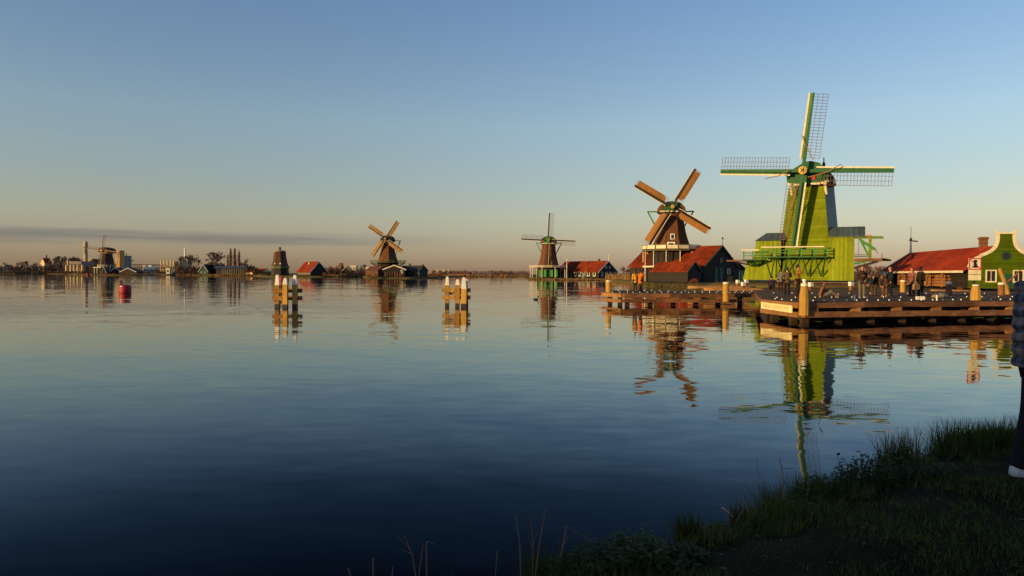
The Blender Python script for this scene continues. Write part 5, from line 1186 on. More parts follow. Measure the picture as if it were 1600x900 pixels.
def tower():
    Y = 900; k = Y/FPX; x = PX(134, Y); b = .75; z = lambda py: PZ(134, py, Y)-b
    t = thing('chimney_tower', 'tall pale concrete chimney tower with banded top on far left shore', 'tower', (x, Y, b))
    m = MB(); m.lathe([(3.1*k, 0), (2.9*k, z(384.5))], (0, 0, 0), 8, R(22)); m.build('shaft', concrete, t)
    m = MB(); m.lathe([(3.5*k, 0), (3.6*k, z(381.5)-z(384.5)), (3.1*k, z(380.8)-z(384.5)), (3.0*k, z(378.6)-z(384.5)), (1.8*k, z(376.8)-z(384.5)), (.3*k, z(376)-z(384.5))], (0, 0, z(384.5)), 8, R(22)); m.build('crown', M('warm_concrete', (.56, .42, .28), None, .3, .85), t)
    for a in range(4):
        m = MB(); m.box((0, -2.92*k, z(395)+a*3.2), (1.4, .3, 1.4)); m.build('window', glass_dark, t)
tower()
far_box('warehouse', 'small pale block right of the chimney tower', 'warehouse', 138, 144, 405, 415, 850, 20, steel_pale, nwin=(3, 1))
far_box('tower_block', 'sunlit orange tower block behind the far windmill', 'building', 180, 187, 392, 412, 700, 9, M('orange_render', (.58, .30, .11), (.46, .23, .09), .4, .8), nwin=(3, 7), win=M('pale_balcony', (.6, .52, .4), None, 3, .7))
far_box('office_block', 'grey banded office block beside the orange tower block', 'building', 186.5, 194, 400, 416, 712, 14, grey_clad, nwin=(4, 4))
far_box('flats', 'low dark grey flats right of the far windmill', 'building', 205, 250, 413.5, 424, 760, 14, M('dark_grey_render', (.075, .08, .095), None, .3, .8), nwin=(14, 2), win=M('lit_pane', (.3, .26, .2), None, 3, .4))
for px0, px1, lb in ((223.5, 226.5, 'small sunlit white hut, left of two by the grey flats'), (232, 236.5, 'small sunlit white hut, right of two by the grey flats')):
    far_box('hut', lb, 'hut', px0, px1, 415, 422, 740, 8, white_paint)
for i, px in enumerate((252, 257, 262, 267, 272)):
    tank('silo', '%s of five slim white silos left of the beige block' % ordn[i], px, 1.15, 405, 560, M('cream_silo', (.62, .47, .26), None, .4, .6), .3, group='slim white silos')
far_box('silo_house', 'pale grey silo house at the foot of slim white silos', 'building', 251, 273, 415, 423, 556, 8, M('pale_grey_render', (.30, .22, .16), None, .3, .8), nwin=(6, 1))
far_box('beige_block', 'beige concrete factory block right of slim white silos', 'building', 272.5, 284, 409, 422, 565, 18, M('beige_render', (.48, .37, .22), (.38, .29, .18), .3, .85), nwin=(3, 2))
tank('chimney', 'tall thin white chimney above bare trees', 289, 1.15, 385, 640, white_paint, .1, cat='chimney')
tank('chimney', 'short pink chimney right of the tall thin one', 309.5, .8, 403, 640, M('pink_stack', (.5, .3, .24), None, 1, .7), .1, cat='chimney')
far_box('pump_house', 'small cream pump house on quay below beige block', 'hut', 259.5, 265, 420, 428, 533, 5, cream, nwin=(1, 1))
q = MB(); q.span((-26, 0, 0), (2, 3, .55)); tag(q.build('quay_wall', M('grey_quay', (.16, .14, .12), None, .5, .9), None, False, (PX(274, 530), 528, .2)), 'low dark quay wall below the cream pump house', 'quay')
Yg = 500
h = gable_house('house', 'small teal green gabled house with pale edge on far shore', 'house', (PX(317.5, Yg), Yg, .75), R(2), 6.4, 9, 2.2, PZ(317, 413, Yg)-.75, green_teal, tile_dark, cream, trim_w=.35)
for xx in (-1.2, 1.2): window(h, (xx, 0, 1.5), .8, 1.2, 'front', white_paint, fr=.15)
def long_shed():
    Y = 486; x0, x1 = PX(334, Y), PX(388, Y); b = .75; zt = PZ(360, 415.5, Y)-b; ze = PZ(360, 419.3, Y)-b; w = x1-x0
    t = thing('long_shed', 'long blue grey roofed open shed with pale posts below poplars', 'shed', (x0, Y, b))
    m = MB(); m.add([(0, -1, ze), (w, -1, ze), (w, 4, zt), (0, 4, zt), (0, 9, ze), (w, 9, ze)], [(0, 1, 2, 3), (3, 2, 5, 4), (0, 3, 4), (1, 5, 2), (0, 4, 5, 1)]); m.build('roof', blue_roof, t)
    m = MB(); m.span((.3, 3, 0), (w-.3, 8, ze)); m.build('wall', M('blue_black_wall', (.028, .03, .04), None, .5, .8), t)
    for i in range(15):
        m = MB(); xx = lerp(6, w-.4, i/14); m.beam((xx, -.4, 0), (xx, -.4, ze), .32, .32); m.build('post', M('grey_post', (.26, .22, .2), None, 2, .8), t)
long_shed()
# village between the barn and the pale-sailed mill
def cottage(label, px, Y, w, d, e, r, wall, roof, rz=0, trim=None): return gable_house('cottage', label, 'house', (PX(px, Y), Y, .75), rz, w, d, e, r, wall, roof, trim, group='village houses on the far shore')
cottage('cottage with pointed white edged gable behind russet shrubs', 541, 470, 6.5, 9, 2.2, 6.0, black_boards, tile_dark, R(5), white_paint)
cottage('red roofed cottage in the trees right of small red barn', 527, 520, 6, 9, 2.2, 5.4, brick, tile_dull, R(60))
cottage('tall red spired house among village trees', 535, 560, 3.6, 4, 5, 9.5, brick, tile_dull, R(50))
far_box('cream_hall', 'cream flat roofed hall behind village, left', 'building', 548, 556, 416, 423, 520, 9, cream, nwin=(3, 1))
far_box('cream_hall', 'cream flat roofed hall left of buff sailed windmill, nearer the windmill', 'building', 571.5, 582, 418.5, 424, 440, 9, cream, nwin=(2, 1))
cottage('low cottage with orange roof left of capless windmill tower', 417, 470, 9, 14, 1.6, 4.2, cream, tile_red, R(65))
cottage('white gabled house among dark trees on the far left shore', 66.5, 690, 5.5, 7, 10.5, 14.5, M('sunlit_render', (.72, .58, .38), None, .4, .8), tile_red, R(-20))
cottage('red roofed house in dark trees at far left', 29, 660, 7, 11, 2.6, 6.0, brick, tile_red, R(55))
cottage('grey gabled house at the left edge of the far shore', 10, 650, 8, 10, 2.5, 6.2, grey_clad, tile_dark, R(20))
cottage('low red brown house on the distant shore between the windmills', 735, 560, 6, 17, 1.4, 3.0, brick, tile_dull, R(75))
cottage('tiny cream house on the distant shore between the windmills', 703, 640, 5, 13, 3.2, 5.0, cream, concrete, R(80))

# ------------------------------------------------------------------ trees
def grow(trunk, tw, p, d, length, r, depth, rng, spread, up, tr=0.05):
    e = p+d*length
    if depth >= 2: trunk.tube(p, e, r, r*.62, 5, cap=False)
    else:
        a = d.cross(V(rng.random()-.5, rng.random()-.5, .3)).normalized()*max(r, tr)
        tw.add([p-a, p+a, e], [(0, 1, 2)])
        b = d.cross(a).normalized()*max(r, tr); tw.add([p-b, p+b, e], [(0, 1, 2)])
    if depth == 0: return
    for i in range(rng.choice((3, 4)) if depth > 1 else 5):
        ax = V(rng.gauss(0, 1), rng.gauss(0, 1), rng.gauss(0, .6)).normalized(); nd = (d+ax*spread*rng.uniform(.6, 1.1)+V(0, 0, up)).normalized()
        grow(trunk, tw, p.lerp(e, rng.uniform(.55, 1.0)), nd, length*rng.uniform(.6, .82), r*.55, depth-1, rng, spread, up, tr)
def tree_meshes(seed, H, spread, up, depth=4, first=.3, tr=.05, mt=twig):
    rng = random.Random(seed); a, b = MB(), MB(); L = H*first
    grow(a, b, V(0, 0, 0), V(0, 0, 1), L, H*.022, depth+1, rng, spread, up, tr)
    top = max(v[2] for v in b.v); s = H/top
    for q in (a, b): q.v = [(x*s, y*s, z*s) for x, y, z in q.v]
    return a.mesh('trunk', bark), b.mesh('crown', mt)
def poplar_meshes(seed, H, mt):
    rng = random.Random(seed); a, b = MB(), MB(); a.tube((0, 0, 0), (0, 0, H*.9), H*.018, H*.004, 6)
    for i in range(380):
        z = H*(.12+.86*rng.random()**.9); w = H*.085*math.sin(math.pi*min(1, (z/H)*.92+.06))**.7; an = rng.uniform(0, 6.283)
        r0 = rng.uniform(0, .4)*w; p = V(math.cos(an)*r0, math.sin(an)*r0, z-H*.06); e = V(math.cos(an)*w, math.sin(an)*w, z+H*rng.uniform(.02, .06)); s = V(-math.sin(an), math.cos(an), 0)*.07
        b.add([p-s, p+s, e], [(0, 1, 2)]); u = V(0, 0, .07); b.add([p-u, p+u, e+V(.2, .1, .1)], [(0, 1, 2)])
    return a.mesh('trunk', bark), b.mesh('crown', mt)
_tm = {}
def plant_tree(label, px, Y, py_top, kind='broad', seed=1, mt=twig, group='bare trees on the far shore', base=.7):
    H = PZ(px, py_top, Y)-base; key = (kind, seed, mt.name)
    if key not in _tm:
        _tm[key] = poplar_meshes(seed, 10, mt) if kind == 'poplar' else tree_meshes(seed, 10, .75 if kind == 'broad' else .55, .12, mt=mt)
    t = thing('poplar_tree' if kind == 'poplar' else 'bare_tree', label, 'tree', (PX(px, Y), Y, base), seed*1.3+px, group); t.scale = (H/10,)*3
    link('trunk', _tm[key][0], t); link('crown', _tm[key][1], t)
for i, (px, py, lb) in enumerate(((356, 397, 'shortest reddish poplar, leftmost of four above long shed'), (360.5, 387.5, 'reddish poplar, second from left of four above long shed'), (366.5, 387, 'reddish poplar, third from left of four above long shed'), (373.5, 390.5, 'reddish poplar, rightmost of four above long shed'))):
    plant_tree(lb, px, 505, py, 'poplar', i+1, twig_red, 'poplars above the long shed')
for (px, py, Y, sd, lb) in ((296, 396, 560, 1, 'bare tree left of short pink chimney'), (306, 396, 545, 2, 'bare tree behind teal green house, left'), (282, 399, 590, 3, 'bare tree behind beige factory block'), (333, 406, 515, 4, 'low bare tree right of teal green house'), (338, 392, 520, 5, 'tall round bare tree left of the poplars'), (346, 409, 510, 1, 'low bare tree between round tree and poplars'),
        (379, 402, 500, 2, 'bare tree just right of the poplars'), (386, 411, 495, 3, 'low bare tree at right end of long shed'), (72.5, 397.5, 700, 0, 'narrow dark poplar beside white gabled house'), (87, 399, 690, 4, 'broad bare tree in the middle of the left wood'), (99, 399, 695, 5, 'broad bare tree left of the tanks, in the left wood'), (114, 399.5, 700, 1, 'broad bare tree rising behind the squat tanks'),
        (120, 401, 705, 3, 'smaller bare tree behind the rightmost squat tanks'), (12, 408, 665, 2, 'low bare tree at far left edge'), (38, 407, 670, 5, 'low bare tree left of white gabled house'), (56, 409, 675, 4, 'low bare tree beside white gabled house'), (150, 403, 760, 5, 'thin bare tree left of far windmill'),
        (508, 416, 430, 2, 'low bare tree at right end of small red barn'), (518, 416, 480, 4, 'bare tree in village right of small red barn'), (535.5, 410, 520, 0, 'narrow reddish poplar in village'), (526, 414, 510, 0, 'short narrow poplar in village'), (568, 412, 520, 1, 'bare tree left of buff sailed windmill'),
        (783, 422, 640, 3, 'broad low tree on the distant shore between the windmills'), (975, 415, 235, 4, 'bare shrub tree right of long black barn'), (985, 418, 215, 1, 'bare shrub tree nearer the tan sailed windmill'), (1345, 408, 130, 2, 'bare tree under hoist right of green sawmill'), (1360, 412, 120, 5, 'bare tree left of open red roofed shed'), (1374, 414, 118, 3, 'bare tree touching left corner of red roofed shed')):
    plant_tree(lb, px, Y, py, 'poplar' if sd == 0 else 'broad', sd or 7, twig_red if (sd == 0 or px > 1300) else twig)

# ------------------------------------------------------------------ woods, reeds and shrubs
def thicket(name, label, segs, n, mt, seed, tw=.25, kind='stuff', cat='trees', lean=.25):
    """segs: (px0, px1, Y, depth, py_top0, py_top1) ; many thin blades filling an uneven volume"""
    rng = random.Random(seed); m = MB()
    tot = sum(abs(s[1]-s[0]) for s in segs)
    for (a, b, Y, dp, t0, t1) in segs:
        for _ in range(int(n*abs(b-a)/tot)):
            u = rng.random(); px = lerp(a, b, u); y = Y+rng.random()*dp
            H = max(.5, (PZ(px, lerp(t0, t1, u), y)-.6))*(.62+.38*(.5+.5*mnoise.noise(V(px*.21, seed, 0)))*1.6); H = max(.4, H)
            z0 = .2+rng.random()**1.2*H*.75; ln = H*rng.uniform(.12, .3); x = PX(px, y)
            p = V(x, y, z0); e = p+V(rng.gauss(0, lean)*ln, rng.gauss(0, lean)*ln, ln); s = V(rng.uniform(-1, 1), rng.uniform(-1, 1), rng.uniform(-.5, .5)).normalized()*tw*rng.uniform(.6, 1.3)
            m.add([p-s, p+s, e], [(0, 1, 2)])
    o = m.build(name, mt); tag(o, label, cat, None, kind); return o
wood = M('far_wood_twigs', (.115, .075, .062), (.075, .052, .048), .05, .95, spec=.05)
thicket('wood', 'dark leafless wood along the far left shore', [(-160, 0, 645, 30, 413, 411), (0, 45, 645, 30, 412, 411), (45, 76, 650, 30, 412, 411), (76, 126, 655, 30, 402, 404), (124, 150, 640, 30, 412, 410), (98, 134, 606, 6, 421.5, 421.5), (-160, 100, 632, 6, 422, 422)], 11000, wood, 11, .45)
thicket('wood', 'low dark scrub along the shore from far windmill to teal house', [(150, 250, 720, 40, 417, 418), (240, 330, 545, 20, 421, 419), (274, 300, 545, 12, 411, 413), (300, 330, 525, 12, 413, 416)], 6000, wood, 12, .35)
thicket('wood', 'dark bushes between long shed and capless windmill tower', [(384, 396, 470, 12, 411, 411), (395, 410, 455, 14, 411, 421), (410, 428, 440, 14, 421, 423), (325, 350, 505, 8, 408, 410)], 4200, M('dark_bush_twigs', (.065, .058, .036), (.038, .035, .026), .1, .95, spec=.05), 13, .3)
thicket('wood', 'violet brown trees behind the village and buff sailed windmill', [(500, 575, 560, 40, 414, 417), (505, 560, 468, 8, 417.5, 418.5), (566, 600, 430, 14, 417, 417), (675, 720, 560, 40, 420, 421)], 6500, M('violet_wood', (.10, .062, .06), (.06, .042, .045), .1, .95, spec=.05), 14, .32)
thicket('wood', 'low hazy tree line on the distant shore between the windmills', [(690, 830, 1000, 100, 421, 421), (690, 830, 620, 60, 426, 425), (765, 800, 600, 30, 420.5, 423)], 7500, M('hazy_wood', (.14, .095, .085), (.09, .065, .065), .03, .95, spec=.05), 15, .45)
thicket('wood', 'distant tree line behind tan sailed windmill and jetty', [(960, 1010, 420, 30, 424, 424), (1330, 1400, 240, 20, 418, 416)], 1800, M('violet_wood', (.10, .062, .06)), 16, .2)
def reeds(label, segs, n, seed, mt=reed_mat, w=.03):
    rng = random.Random(seed); m = MB(); tot = sum(s[1]-s[0] for s in segs)
    for (a, b, Y0, Y1, dp, h) in segs:
        for _ in range(int(n*(b-a)/tot)):
            u = rng.random(); px = lerp(a, b, u); y = lerp(Y0, Y1, u)+rng.random()*dp; x = PX(px, y); hh = h*rng.uniform(.5, 1.1)*(.75+.5*mnoise.noise(V(px*.15, y*.1, seed)))
            z0 = .1+.4*min(1, (y-lerp(Y0, Y1, u))/4); p = V(x, y, z0); e = p+V(rng.gauss(0, .12)*hh, rng.gauss(0, .12)*hh, hh); an = rng.uniform(0, 3.14); s = V(math.cos(an), math.sin(an), 0)*w*rng.uniform(.7, 1.5)
            m.add([p-s, p+s, e], [(0, 1, 2)])
    tag(m.build('reed_bed', mt), label, 'reeds', None, 'stuff')
reeds('tall orange reeds right of long black barn', [(946, 1006, 247, 172, 10, 2.6)], 2600, 21, w=.09)
reeds('short reed fringe along far shore below the long shed', [(326, 410, 472, 440, 5, 1.5), (120, 245, 472, 465, 4, 1.1), (244, 330, 540, 475, 4, 1.2)], 5200, 22, M('ochre_reed', (.24, .155, .06), (.17, .10, .04), .3, .95, spec=.05), w=.16)
reeds('brown reed fringe along the shore between the windmills', [(508, 575, 430, 405, 6, 1.6), (690, 826, 480, 482, 8, 2.0), (826, 950, 268, 250, 2, .7)], 5200, 23, w=.15)
reeds('winter grass fringe on the bank behind the jetties', [(1004, 1100, 128, 104, 3, .6), (1100, 1240, 104, 70, 3, .55), (1240, 1600, 70, 57, 4, .45)], 7000, 24, M('bank_winter_grass', (.13, .10, .035), (.075, .075, .025), .5, .95, spec=.05), w=.035)
def shrub(label, px, Y, w_px, py_top, mt, seed, n=420, name='shrub', group='shrubs along the shore'):
    k = Y/FPX; w = w_px*k/2; H = PZ(px, py_top, Y)-.5; rng = random.Random(seed); t = thing(name, label, 'shrub', (PX(px, Y), Y, .45), 0, group)
    st, m = MB(), MB()
    for i in range(7):
        a = rng.uniform(0, 6.28); st.tube((0, 0, 0), (math.cos(a)*w*.5, math.sin(a)*w*.5, H*.55), w*.03, w*.015, 5)
    st.build('stem', bark, t)
    for _ in range(n):
        d = V(rng.gauss(0, 1), rng.gauss(0, 1), rng.gauss(0, 1)).normalized(); r = rng.random()**.4; lump = 1+.25*mnoise.noise(d*2.2+V(seed, 0, 0))
        p = V(d.x*w*r*lump, d.y*w*r*lump, max(.02, H*.5+d.z*H*.5*r*lump)); s = V(rng.gauss(0, 1), rng.gauss(0, 1), rng.gauss(0, 1)).normalized()*w*.06; e = p+(d+V(0, 0, .6)).normalized()*w*rng.uniform(.15, .3)
        m.add([p-s, p+s, e], [(0, 1, 2)])
    m.build('foliage', mt, t)
for i, (px, Y, w, py, lb) in enumerate(((507, 374, 7, 425.5, 'round orange shrub at right end of small red barn'), (547, 405, 9, 426, 'round russet shrub left of buff sailed windmill, leftmost'), (556, 404, 8, 426.5, 'round russet shrub left of buff sailed windmill, middle'), (566, 402, 8, 426, 'round russet shrub left of buff sailed windmill, rightmost'), (577, 310, 9, 427, 'russet shrub at left foot of buff sailed windmill'), (588, 309, 8, 427.5, 'small russet shrub under stage of buff sailed windmill'),
        (674, 318, 12, 426.5, 'round orange shrub right of dark workshop, left of two'), (687, 322, 12, 427, 'round orange shrub right of dark workshop, right of two'), (784, 495, 7, 426, 'orange shrub on distant shore between the windmills'), (740, 490, 8, 427.5, 'flat russet shrub on distant shore behind right dolphin'), (143, 470, 6, 421, 'dark red shrub beside flat shelter at far windmill'), (166, 462, 7, 427, 'orange shrub at the foot of far windmill, left'), (178, 460, 8, 427, 'orange shrub at the foot of far windmill, middle'), (193, 460, 9, 426, 'orange shrub at the foot of far windmill, right'),
        (1084, 118, 14, 435.5, 'russet shrub in front of small red gabled annex'), (1141, 130, 9, 430, 'low dull green shrub by barn door'), (1120, 112, 10, 440, 'low russet shrub on bank behind far jetty'), (1500, 66, 10, 447, 'low straw coloured shrub in front of green house'))):
    shrub(lb, px, Y, w, py, M('red_brown_shrub', (.26, .09, .05), (.16, .055, .035), .6, .95, spec=.05) if i in (10, 14, 16) else (M('olive_shrub', (.10, .085, .03), None, .6, .95) if i == 15 else shrub_orange), 40+i)
# logs lying on the bank behind the near jetty
lm = M('sunlit_log', (.40, .21, .08), (.28, .13, .05), 2, .85, bump=.4)
for i, (px0, px1, py, Y, lb) in enumerate(((1455, 1520, 455.5, 56.5, 'long pale log floating behind near jetty below sign'), (1462, 1518, 460, 52, 'nearer pale log lying behind near jetty below sign'), (1075, 1180, 449.2, 74, 'long orange timber edge on bank behind far jetty'), (1100, 1200, 452.5, 63, 'second timber edge on bank nearer the far jetty'))):
    x0, x1 = PX(px0, Y), PX(px1, Y); z = PZ(px0, py, Y); m = MB(); n = 6; rings = []
    for k in range(n+1):
        xx = lerp(0, x1-x0, k/n); r = .17*(1+.08*math.sin(k*2.3+i)); rings.append([(xx, math.cos(a)*r+.05*math.sin(k), math.sin(a)*r) for a in [2*math.pi*j/8 for j in range(8)]])
    m.loft(rings); tag(m.build('log', lm, None, True, (x0, Y, z)), lb, 'log', 'logs on the bank')
# ================================================================== near bank: grass, tufts, nettles, dry stalks
gr_a = M('bank_grass', (.062, .095, .016), (.038, .062, .012), 3, .9, spec=.1)
gr_b = M('yellowing_grass', (.12, .10, .025), (.07, .075, .018), 3, .9, spec=.1)
gr_c = M('dead_grass', (.19, .12, .06), (.11, .07, .038), 3, .9, spec=.1)
leaf_m = M('nettle_leaves', (.024, .045, .008), (.014, .028, .006), 5, .8, spec=.2)
def blade(mb, p, h, w, rng, lean, bend=.5, seg=3):
    an = rng.uniform(0, 6.283); d = V(math.cos(an), math.sin(an), 0); s = V(-math.sin(an), math.cos(an), 0)*w; l = lean*rng.random(); vs = []
    for i in range(seg+1):
        t = i/seg; c = p+V(0, 0, h*(t-.25*bend*l*t*t))+d*(h*(l*t*.5+bend*l*t*t)); k = (1-t)**.8
        if i < seg: vs += [c-s*k, c+s*k]
        else: vs.append(c)
    fs = [(2*i, 2*i+1, 2*i+3, 2*i+2) for i in range(seg-1)]+[(2*seg-2, 2*seg-1, 2*seg)]
    mb.add(vs, fs)
def near_grass():
    rng = random.Random(77)
    for nm, lb, mt, n, lo, hi, dmin, dmax in (('grass', 'short dark grass covering the near bank', gr_a, 42000, .02, .07, -.12, 3.0), ('dead_grass', 'sparse dead grass and litter on the near bank', gr_c, 8000, .012, .05, -.1, 3.0), ('edge_grass', 'longer green grass hanging over the bank edge', gr_a, 9000, .05, .15, -.32, .30), ('edge_grass', 'yellowing blades mixed into the grass of the bank edge', gr_b, 3500, .05, .16, -.30, .5), ('weeds', 'low yellow green weeds scattered over the near bank', gr_b, 12000, .012, .045, 0, 3.0)):
        m = MB(); c = 0
        while c < n:
            x = rng.uniform(-1.5, 9.5); y = rng.uniform(1.6, 9.6); d = bank_d(x, y)
            if d < dmin or d > dmax: continue
            cl = mnoise.noise(V(x*1.1, y*1.1, 5)) + .6*mnoise.noise(V(x*3.1, y*3.1, 8))
            if nm == 'edge_grass':
                if cl+.45 < rng.random()*.9: c += .2; continue
                k = .45+1.1*max(0, .5+.9*mnoise.noise(V(x*1.7, y*1.7, 3)))
            else:
                if max(.16, cl+.62-.13*max(0, d-1.2)) < rng.random()*.55: c += .2; continue
                k = .6+.9*max(0, .5+cl)
            if d > .6 and nm in ('dead_grass', 'weeds') and rng.random() < .5: le = 3.2
            else: le = 1.5 if nm == 'edge_grass' else .9
            blade(m, V(x, y, bank_z(x, y)-.008), rng.uniform(lo, hi)*k, .0032, rng, le, .5); c += 1
        tag(m.build(nm, mt), lb, 'grass', None, 'stuff')
near_grass()
def on_bank(px, py, dz=0):
    """point of the bank surface seen at this pixel"""
    d = CR @ V((px-800)/FPX, -(py-450)/FPX, -1.0); p = V(0, 0, CAMZ)
    for i in range(900):
        q = p+d*(.02*i+1.5)
        if q.z <= max(bank_z(q.x, q.y), .05): return q
    return p+d*5
def tuft(label, px, py, h, r, n, mts, seed, lean=.8, w=.004):
    rng = random.Random(seed); h *= 1.3; r *= .9; p = on_bank(px, py); t = thing('grass_tuft', label, 'grass', p, 0, 'grass tufts on the near bank')
    for k, (mt, sh) in enumerate(mts):
        m = MB()
        for _ in range(int(n*sh)):
            a = rng.uniform(0, 6.28); rr = r*math.sqrt(rng.random()); x, y = math.cos(a)*rr, math.sin(a)*rr; zz = max(0.0, bank_z(p.x+x, p.y+y))-p.z
            blade(m, V(x, y, zz-.02), h*rng.uniform(.45, 1.1), w, rng, lean)
        m.build('blades', mt, t)['kind'] = 'stuff'
    return t
tuft('golden green grass tuft standing apart at the water edge', 1075, 838, .20, .10, 420, ((gr_a, .6), (gr_b, .4)), 1)
tuft('brown reed and grass tuft with broken straws', 1165, 812, .20, .16, 260, ((gr_a, .5), (gr_c, .5)), 2)
tuft('tall mixed grass tuft left of the round nettle clump', 1215, 800, .26, .17, 420, ((gr_a, .55), (gr_c, .45)), 3)
tuft('dark green dense tuft right of the tall mixed tuft', 1262, 785, .20, .15, 420, ((gr_a, .9), (gr_b, .1)), 4)
tuft('tall grass with thin seed stalks right of nettle clump', 1405, 728, .30, .18, 380, ((gr_a, .7), (gr_c, .3)), 5)
tuft('long overhanging grass at right beyond the path', 1500, 706, .28, .34, 900, ((gr_a, .85), (gr_b, .15)), 6)
tuft('long overhanging grass by the right hand person', 1565, 700, .26, .30, 700, ((gr_a, .8), (gr_b, .2)), 7)
tuft('green grass clump at the lower edge of the view', 850, 905, .22, .16, 420, ((gr_a, .9), (gr_b, .1)), 8)
tuft('low yellow grass tuft on the bank, foreground', 1115, 845, .10, .14, 220, ((gr_b, .7), (gr_c, .3)), 9)
tuft('low yellow green tuft in the middle of the bank', 1225, 835, .08, .12, 180, ((gr_a, .5), (gr_b, .5)), 10)
tuft('dry grass tuft below the round nettle clump', 1340, 775, .10, .14, 200, ((gr_a, .6), (gr_c, .4)), 11)
tuft('thin green grass clump at bottom edge left of centre', 700, 935, .2, .06, 60, ((gr_a, 1),), 12)
def nettle(label, px, py, h, r, n, seed, mt=leaf_m):
    rng = random.Random(seed); h *= 1.2; p = on_bank(px, py); t = thing('nettle_clump', label, 'plant', p, 0, 'nettle clumps on the near bank')
    st, lf = MB(), MB()
    for _ in range(n):
        a = rng.uniform(0, 6.28); rr = r*math.sqrt(rng.random()); b = V(math.cos(a)*rr, math.sin(a)*rr, 0); b.z = max(0, bank_z(p.x+b.x, p.y+b.y))-p.z-.02
        hh = h*rng.uniform(.5, 1.05)*(1-.35*(rr/r)**2); e = b+V(rng.gauss(0, .15)*hh, rng.gauss(0, .15)*hh, hh); st.tube(b, e, .003, .002, 4, cap=False)
        for k in range(9):
            q = b.lerp(e, .2+.8*k/8); la = rng.uniform(0, 6.28); d = V(math.cos(la), math.sin(la), rng.uniform(-.35, .45)).normalized(); s = V(-math.sin(la), math.cos(la), rng.uniform(-.3, .3))*.013; L_ = rng.uniform(.028, .055)
            lf.add([q, q+d*L_*.45+s, q+d*L_, q+d*L_*.45-s], [(0, 1, 2), (0, 2, 3)])
    st.build('stems', leaf_m, t)['kind'] = 'stuff'; lf.build('leaves', mt, t)['kind'] = 'stuff'
nettle('round dark nettle clump at the bank edge', 1352, 760, .24, .26, 110, 1)
nettle('small nettle clump left of the round one', 1290, 775, .16, .16, 50, 2)
nettle('leafy green plant clump low at the water edge', 925, 900, .18, .20, 90, 3)
nettle('leafy clump with yellowing leaves at the water edge', 1000, 878, .18, .18, 80, 4, M('yellowing_nettle', (.06, .07, .012), (.03, .045, .009), 4, .8))
nettle('low leafy plants along the middle of the bank', 1050, 880, .10, .2, 60, 5)
nettle('broad leafy clump right of the round nettle clump', 1400, 738, .20, .24, 90, 7, M('fresh_weed_leaves', (.05, .085, .014), (.03, .055, .010), 5, .8))
nettle('leafy weeds between the tall mixed tuft and small nettle clump', 1245, 792, .15, .18, 60, 8, M('fresh_weed_leaves', (.05, .085, .014)))
nettle('leafy weeds at the water edge left of the brown tuft', 1120, 828, .11, .16, 50, 9, M('fresh_weed_leaves', (.05, .085, .014)))
nettle('leafy overhanging weeds beside the right hand person', 1540, 702, .20, .26, 90, 10, M('fresh_weed_leaves', (.05, .085, .014)))
nettle('low dark weeds under the tall grass at right', 1440, 745, .12, .25, 80, 6)
def litter():
    rng = random.Random(9); m = MB()
    for _ in range(700):
        x = rng.uniform(-1, 8); y = rng.uniform(2, 8)
        if bank_d(x, y) < .1: continue
        p = V(x, y, bank_z(x, y)+.008); a = rng.uniform(0, 6.28); d = V(math.cos(a), math.sin(a), rng.uniform(-.2, .3))*rng.uniform(.012, .03); s_ = V(-math.sin(a), math.cos(a), rng.uniform(-.3, .3))*rng.uniform(.006, .014)
        m.add([p-d, p+s_, p+d, p-s_], [(0, 1, 2, 3)])
    tag(m.build('leaf_litter', M('brown_leaves', (.15, .085, .04), (.08, .05, .025), 5, .9)), 'brown leaf litter scattered over the near bank', 'leaves', None, 'stuff')
litter()
stalk_m = M('dry_stalk', (.22, .125, .075), (.15, .085, .05), 6, .9)
def stalk(label, pts, Y, r=.004, twigs=()):
    """pts: pixel points from base to tip, all near depth Y"""
    P3 = [P(a, b, Y+.05*i) for i, (a, b) in enumerate(pts)]; o = P3[0]
    t = thing('dry_stalk', label, 'stalk', o, 0, 'dry stalks at the water edge')
    m = MB()
    for i in range(len(P3)-1): m.tube(P3[i]-o, P3[i+1]-o, r*(1-.15*i), r*(1-.15*(i+1)), 5)
    m.build('stem', stalk_m, t)
    for (a, b) in twigs:
        m = MB(); m.tube(P(a[0], a[1], Y)-o, P(b[0], b[1], Y+.05)-o, r*.6, r*.35, 4); m.build('twig', stalk_m, t)
stalk('dry stalk rising at lower edge, tallest left stalk of the middle group', [(815, 930), (812, 850), (806, 805)], 3.7)
stalk('dry stalk in the middle group leaning slightly right', [(836, 900), (843, 850), (852, 796)], 3.75)
stalk('thin branched dry stalk in the middle group', [(832, 905), (833, 850), (829, 805)], 3.8, .003, (((833, 850), (841, 828)), ((833, 860), (826, 840))))
stalk('broken dry stalk with its tip bent to the right', [(876, 870), (885, 822), (925, 846)], 3.9, .004, (((879, 855), (887, 838)),))
stalk('branched dry stalk low at left of the bank', [(652, 920), (645, 870), (632, 836)], 3.45, .003, (((640, 858), (622, 838)), ((646, 866), (625, 858))))
stalk('straight dry stalk with bent flower head low at left', [(667, 920), (666, 850), (669, 846), (681, 852)], 3.5, .004)
stalk('short straight dry stalk farthest left but one', [(583, 925), (583, 872)], 3.4)
stalk('short leaning dry stalk at the far left of the bottom edge', [(556, 925), (544, 888)], 3.4, .003)
stalk('thin leaning dry stalk between the left stalks', [(651, 925), (661, 850)], 3.5, .0025)
stalk('single thin stalk left of the leafy green clump', [(772, 925), (777, 860)], 3.6, .0025)
stalk('tiny stalk stub at the bottom edge', [(610, 925), (614, 886)], 3.4, .0025)
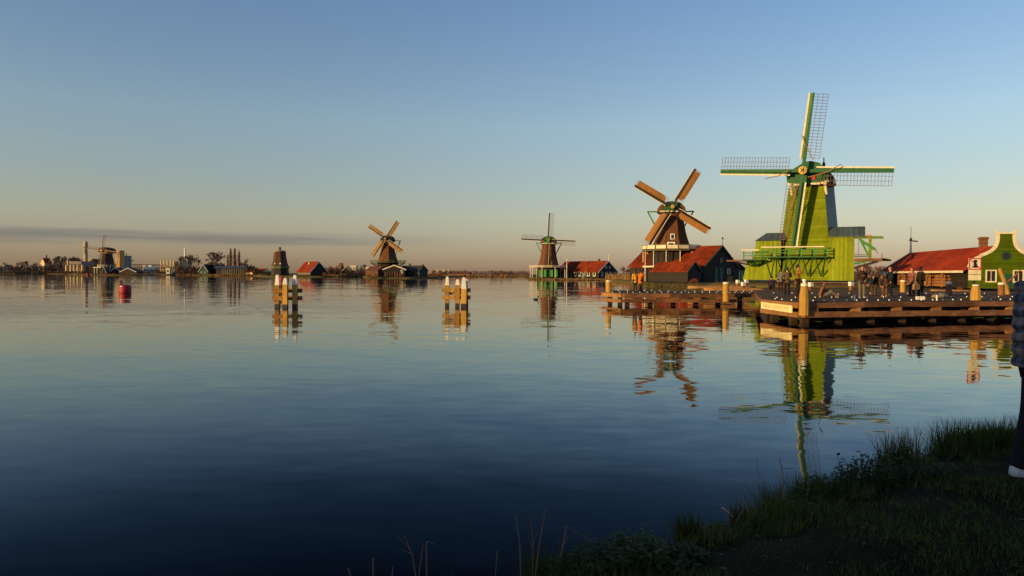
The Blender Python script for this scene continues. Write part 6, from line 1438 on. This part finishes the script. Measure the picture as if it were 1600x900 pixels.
stalk('dark seed stalk beside the tall mixed tuft', [(1225, 780), (1224, 745), (1218, 716)], 5.0, .004, (((1222, 732), (1240, 732)),))
stalk('thin dark stalk left of the tall mixed tuft', [(1190, 790), (1182, 716)], 4.9, .002)
stalk('curved dead reed over the brown tuft', [(1150, 815), (1165, 790), (1160, 760), (1168, 744)], 4.7, .003)
stalk('dead reed standing left of the brown tuft', [(1136, 810), (1131, 780), (1134, 762)], 4.6, .003)
stalk('thin stalk with branching top above the tall grass at right', [(1428, 720), (1432, 690), (1428, 666)], 6.0, .003, (((1431, 690), (1440, 672)), ((1431, 700), (1420, 678))))
stalk('short dark stalk above the round nettle clump', [(1390, 720), (1388, 688)], 5.7, .003)
straw_m = M('pale_straw', (.42, .33, .2), (.34, .26, .15), 8, .8)
for i, (a, b, lb) in enumerate((((1128, 798), (1146, 812), 'pale broken straw on the bank, leftmost'), ((1163, 788), (1171, 812), 'pale broken straw on the bank, upright one'), ((1152, 803), (1168, 811), 'pale broken straw on the bank, middle'), ((1176, 813), (1187, 806), 'pale broken straw on the bank, right of upright one'), ((1218, 802), (1230, 796), 'pale broken straw on the bank, rightmost'))):
    p0 = on_bank(*a)+V(0, 0, .03); p1 = on_bank(*b)+V(0, 0, .02); m = MB(); m.tube(V(0, 0, 0), (p1-p0)*.5+V(0, 0, .006), .006, .005, 6); m.tube((p1-p0)*.5+V(0, 0, .006), p1-p0, .005, .003, 6)
    tag(m.build('straw', straw_m, None, False, p0), lb, 'straw', 'broken straws on the bank')

# unseen house added behind the camera to keep the foreground in shade
hp = Vector((-SD.x*20, -SD.y*20, 0)) + Vector((SD.y, -SD.x, 0))*1.6
hs = gable_house('house', 'unseen brick house added behind the viewer to shade the near bank', 'house', (hp.x, hp.y, .45), -math.atan2(SD.x, SD.y)+math.pi, 13.5, 9, 4.2, 8.2, brick, tile_red, white_paint)
for xx in (-3.5, 0, 3.5): window(hs, (xx, 0, 1.8), 1.1, 1.5, 'front', white_paint)
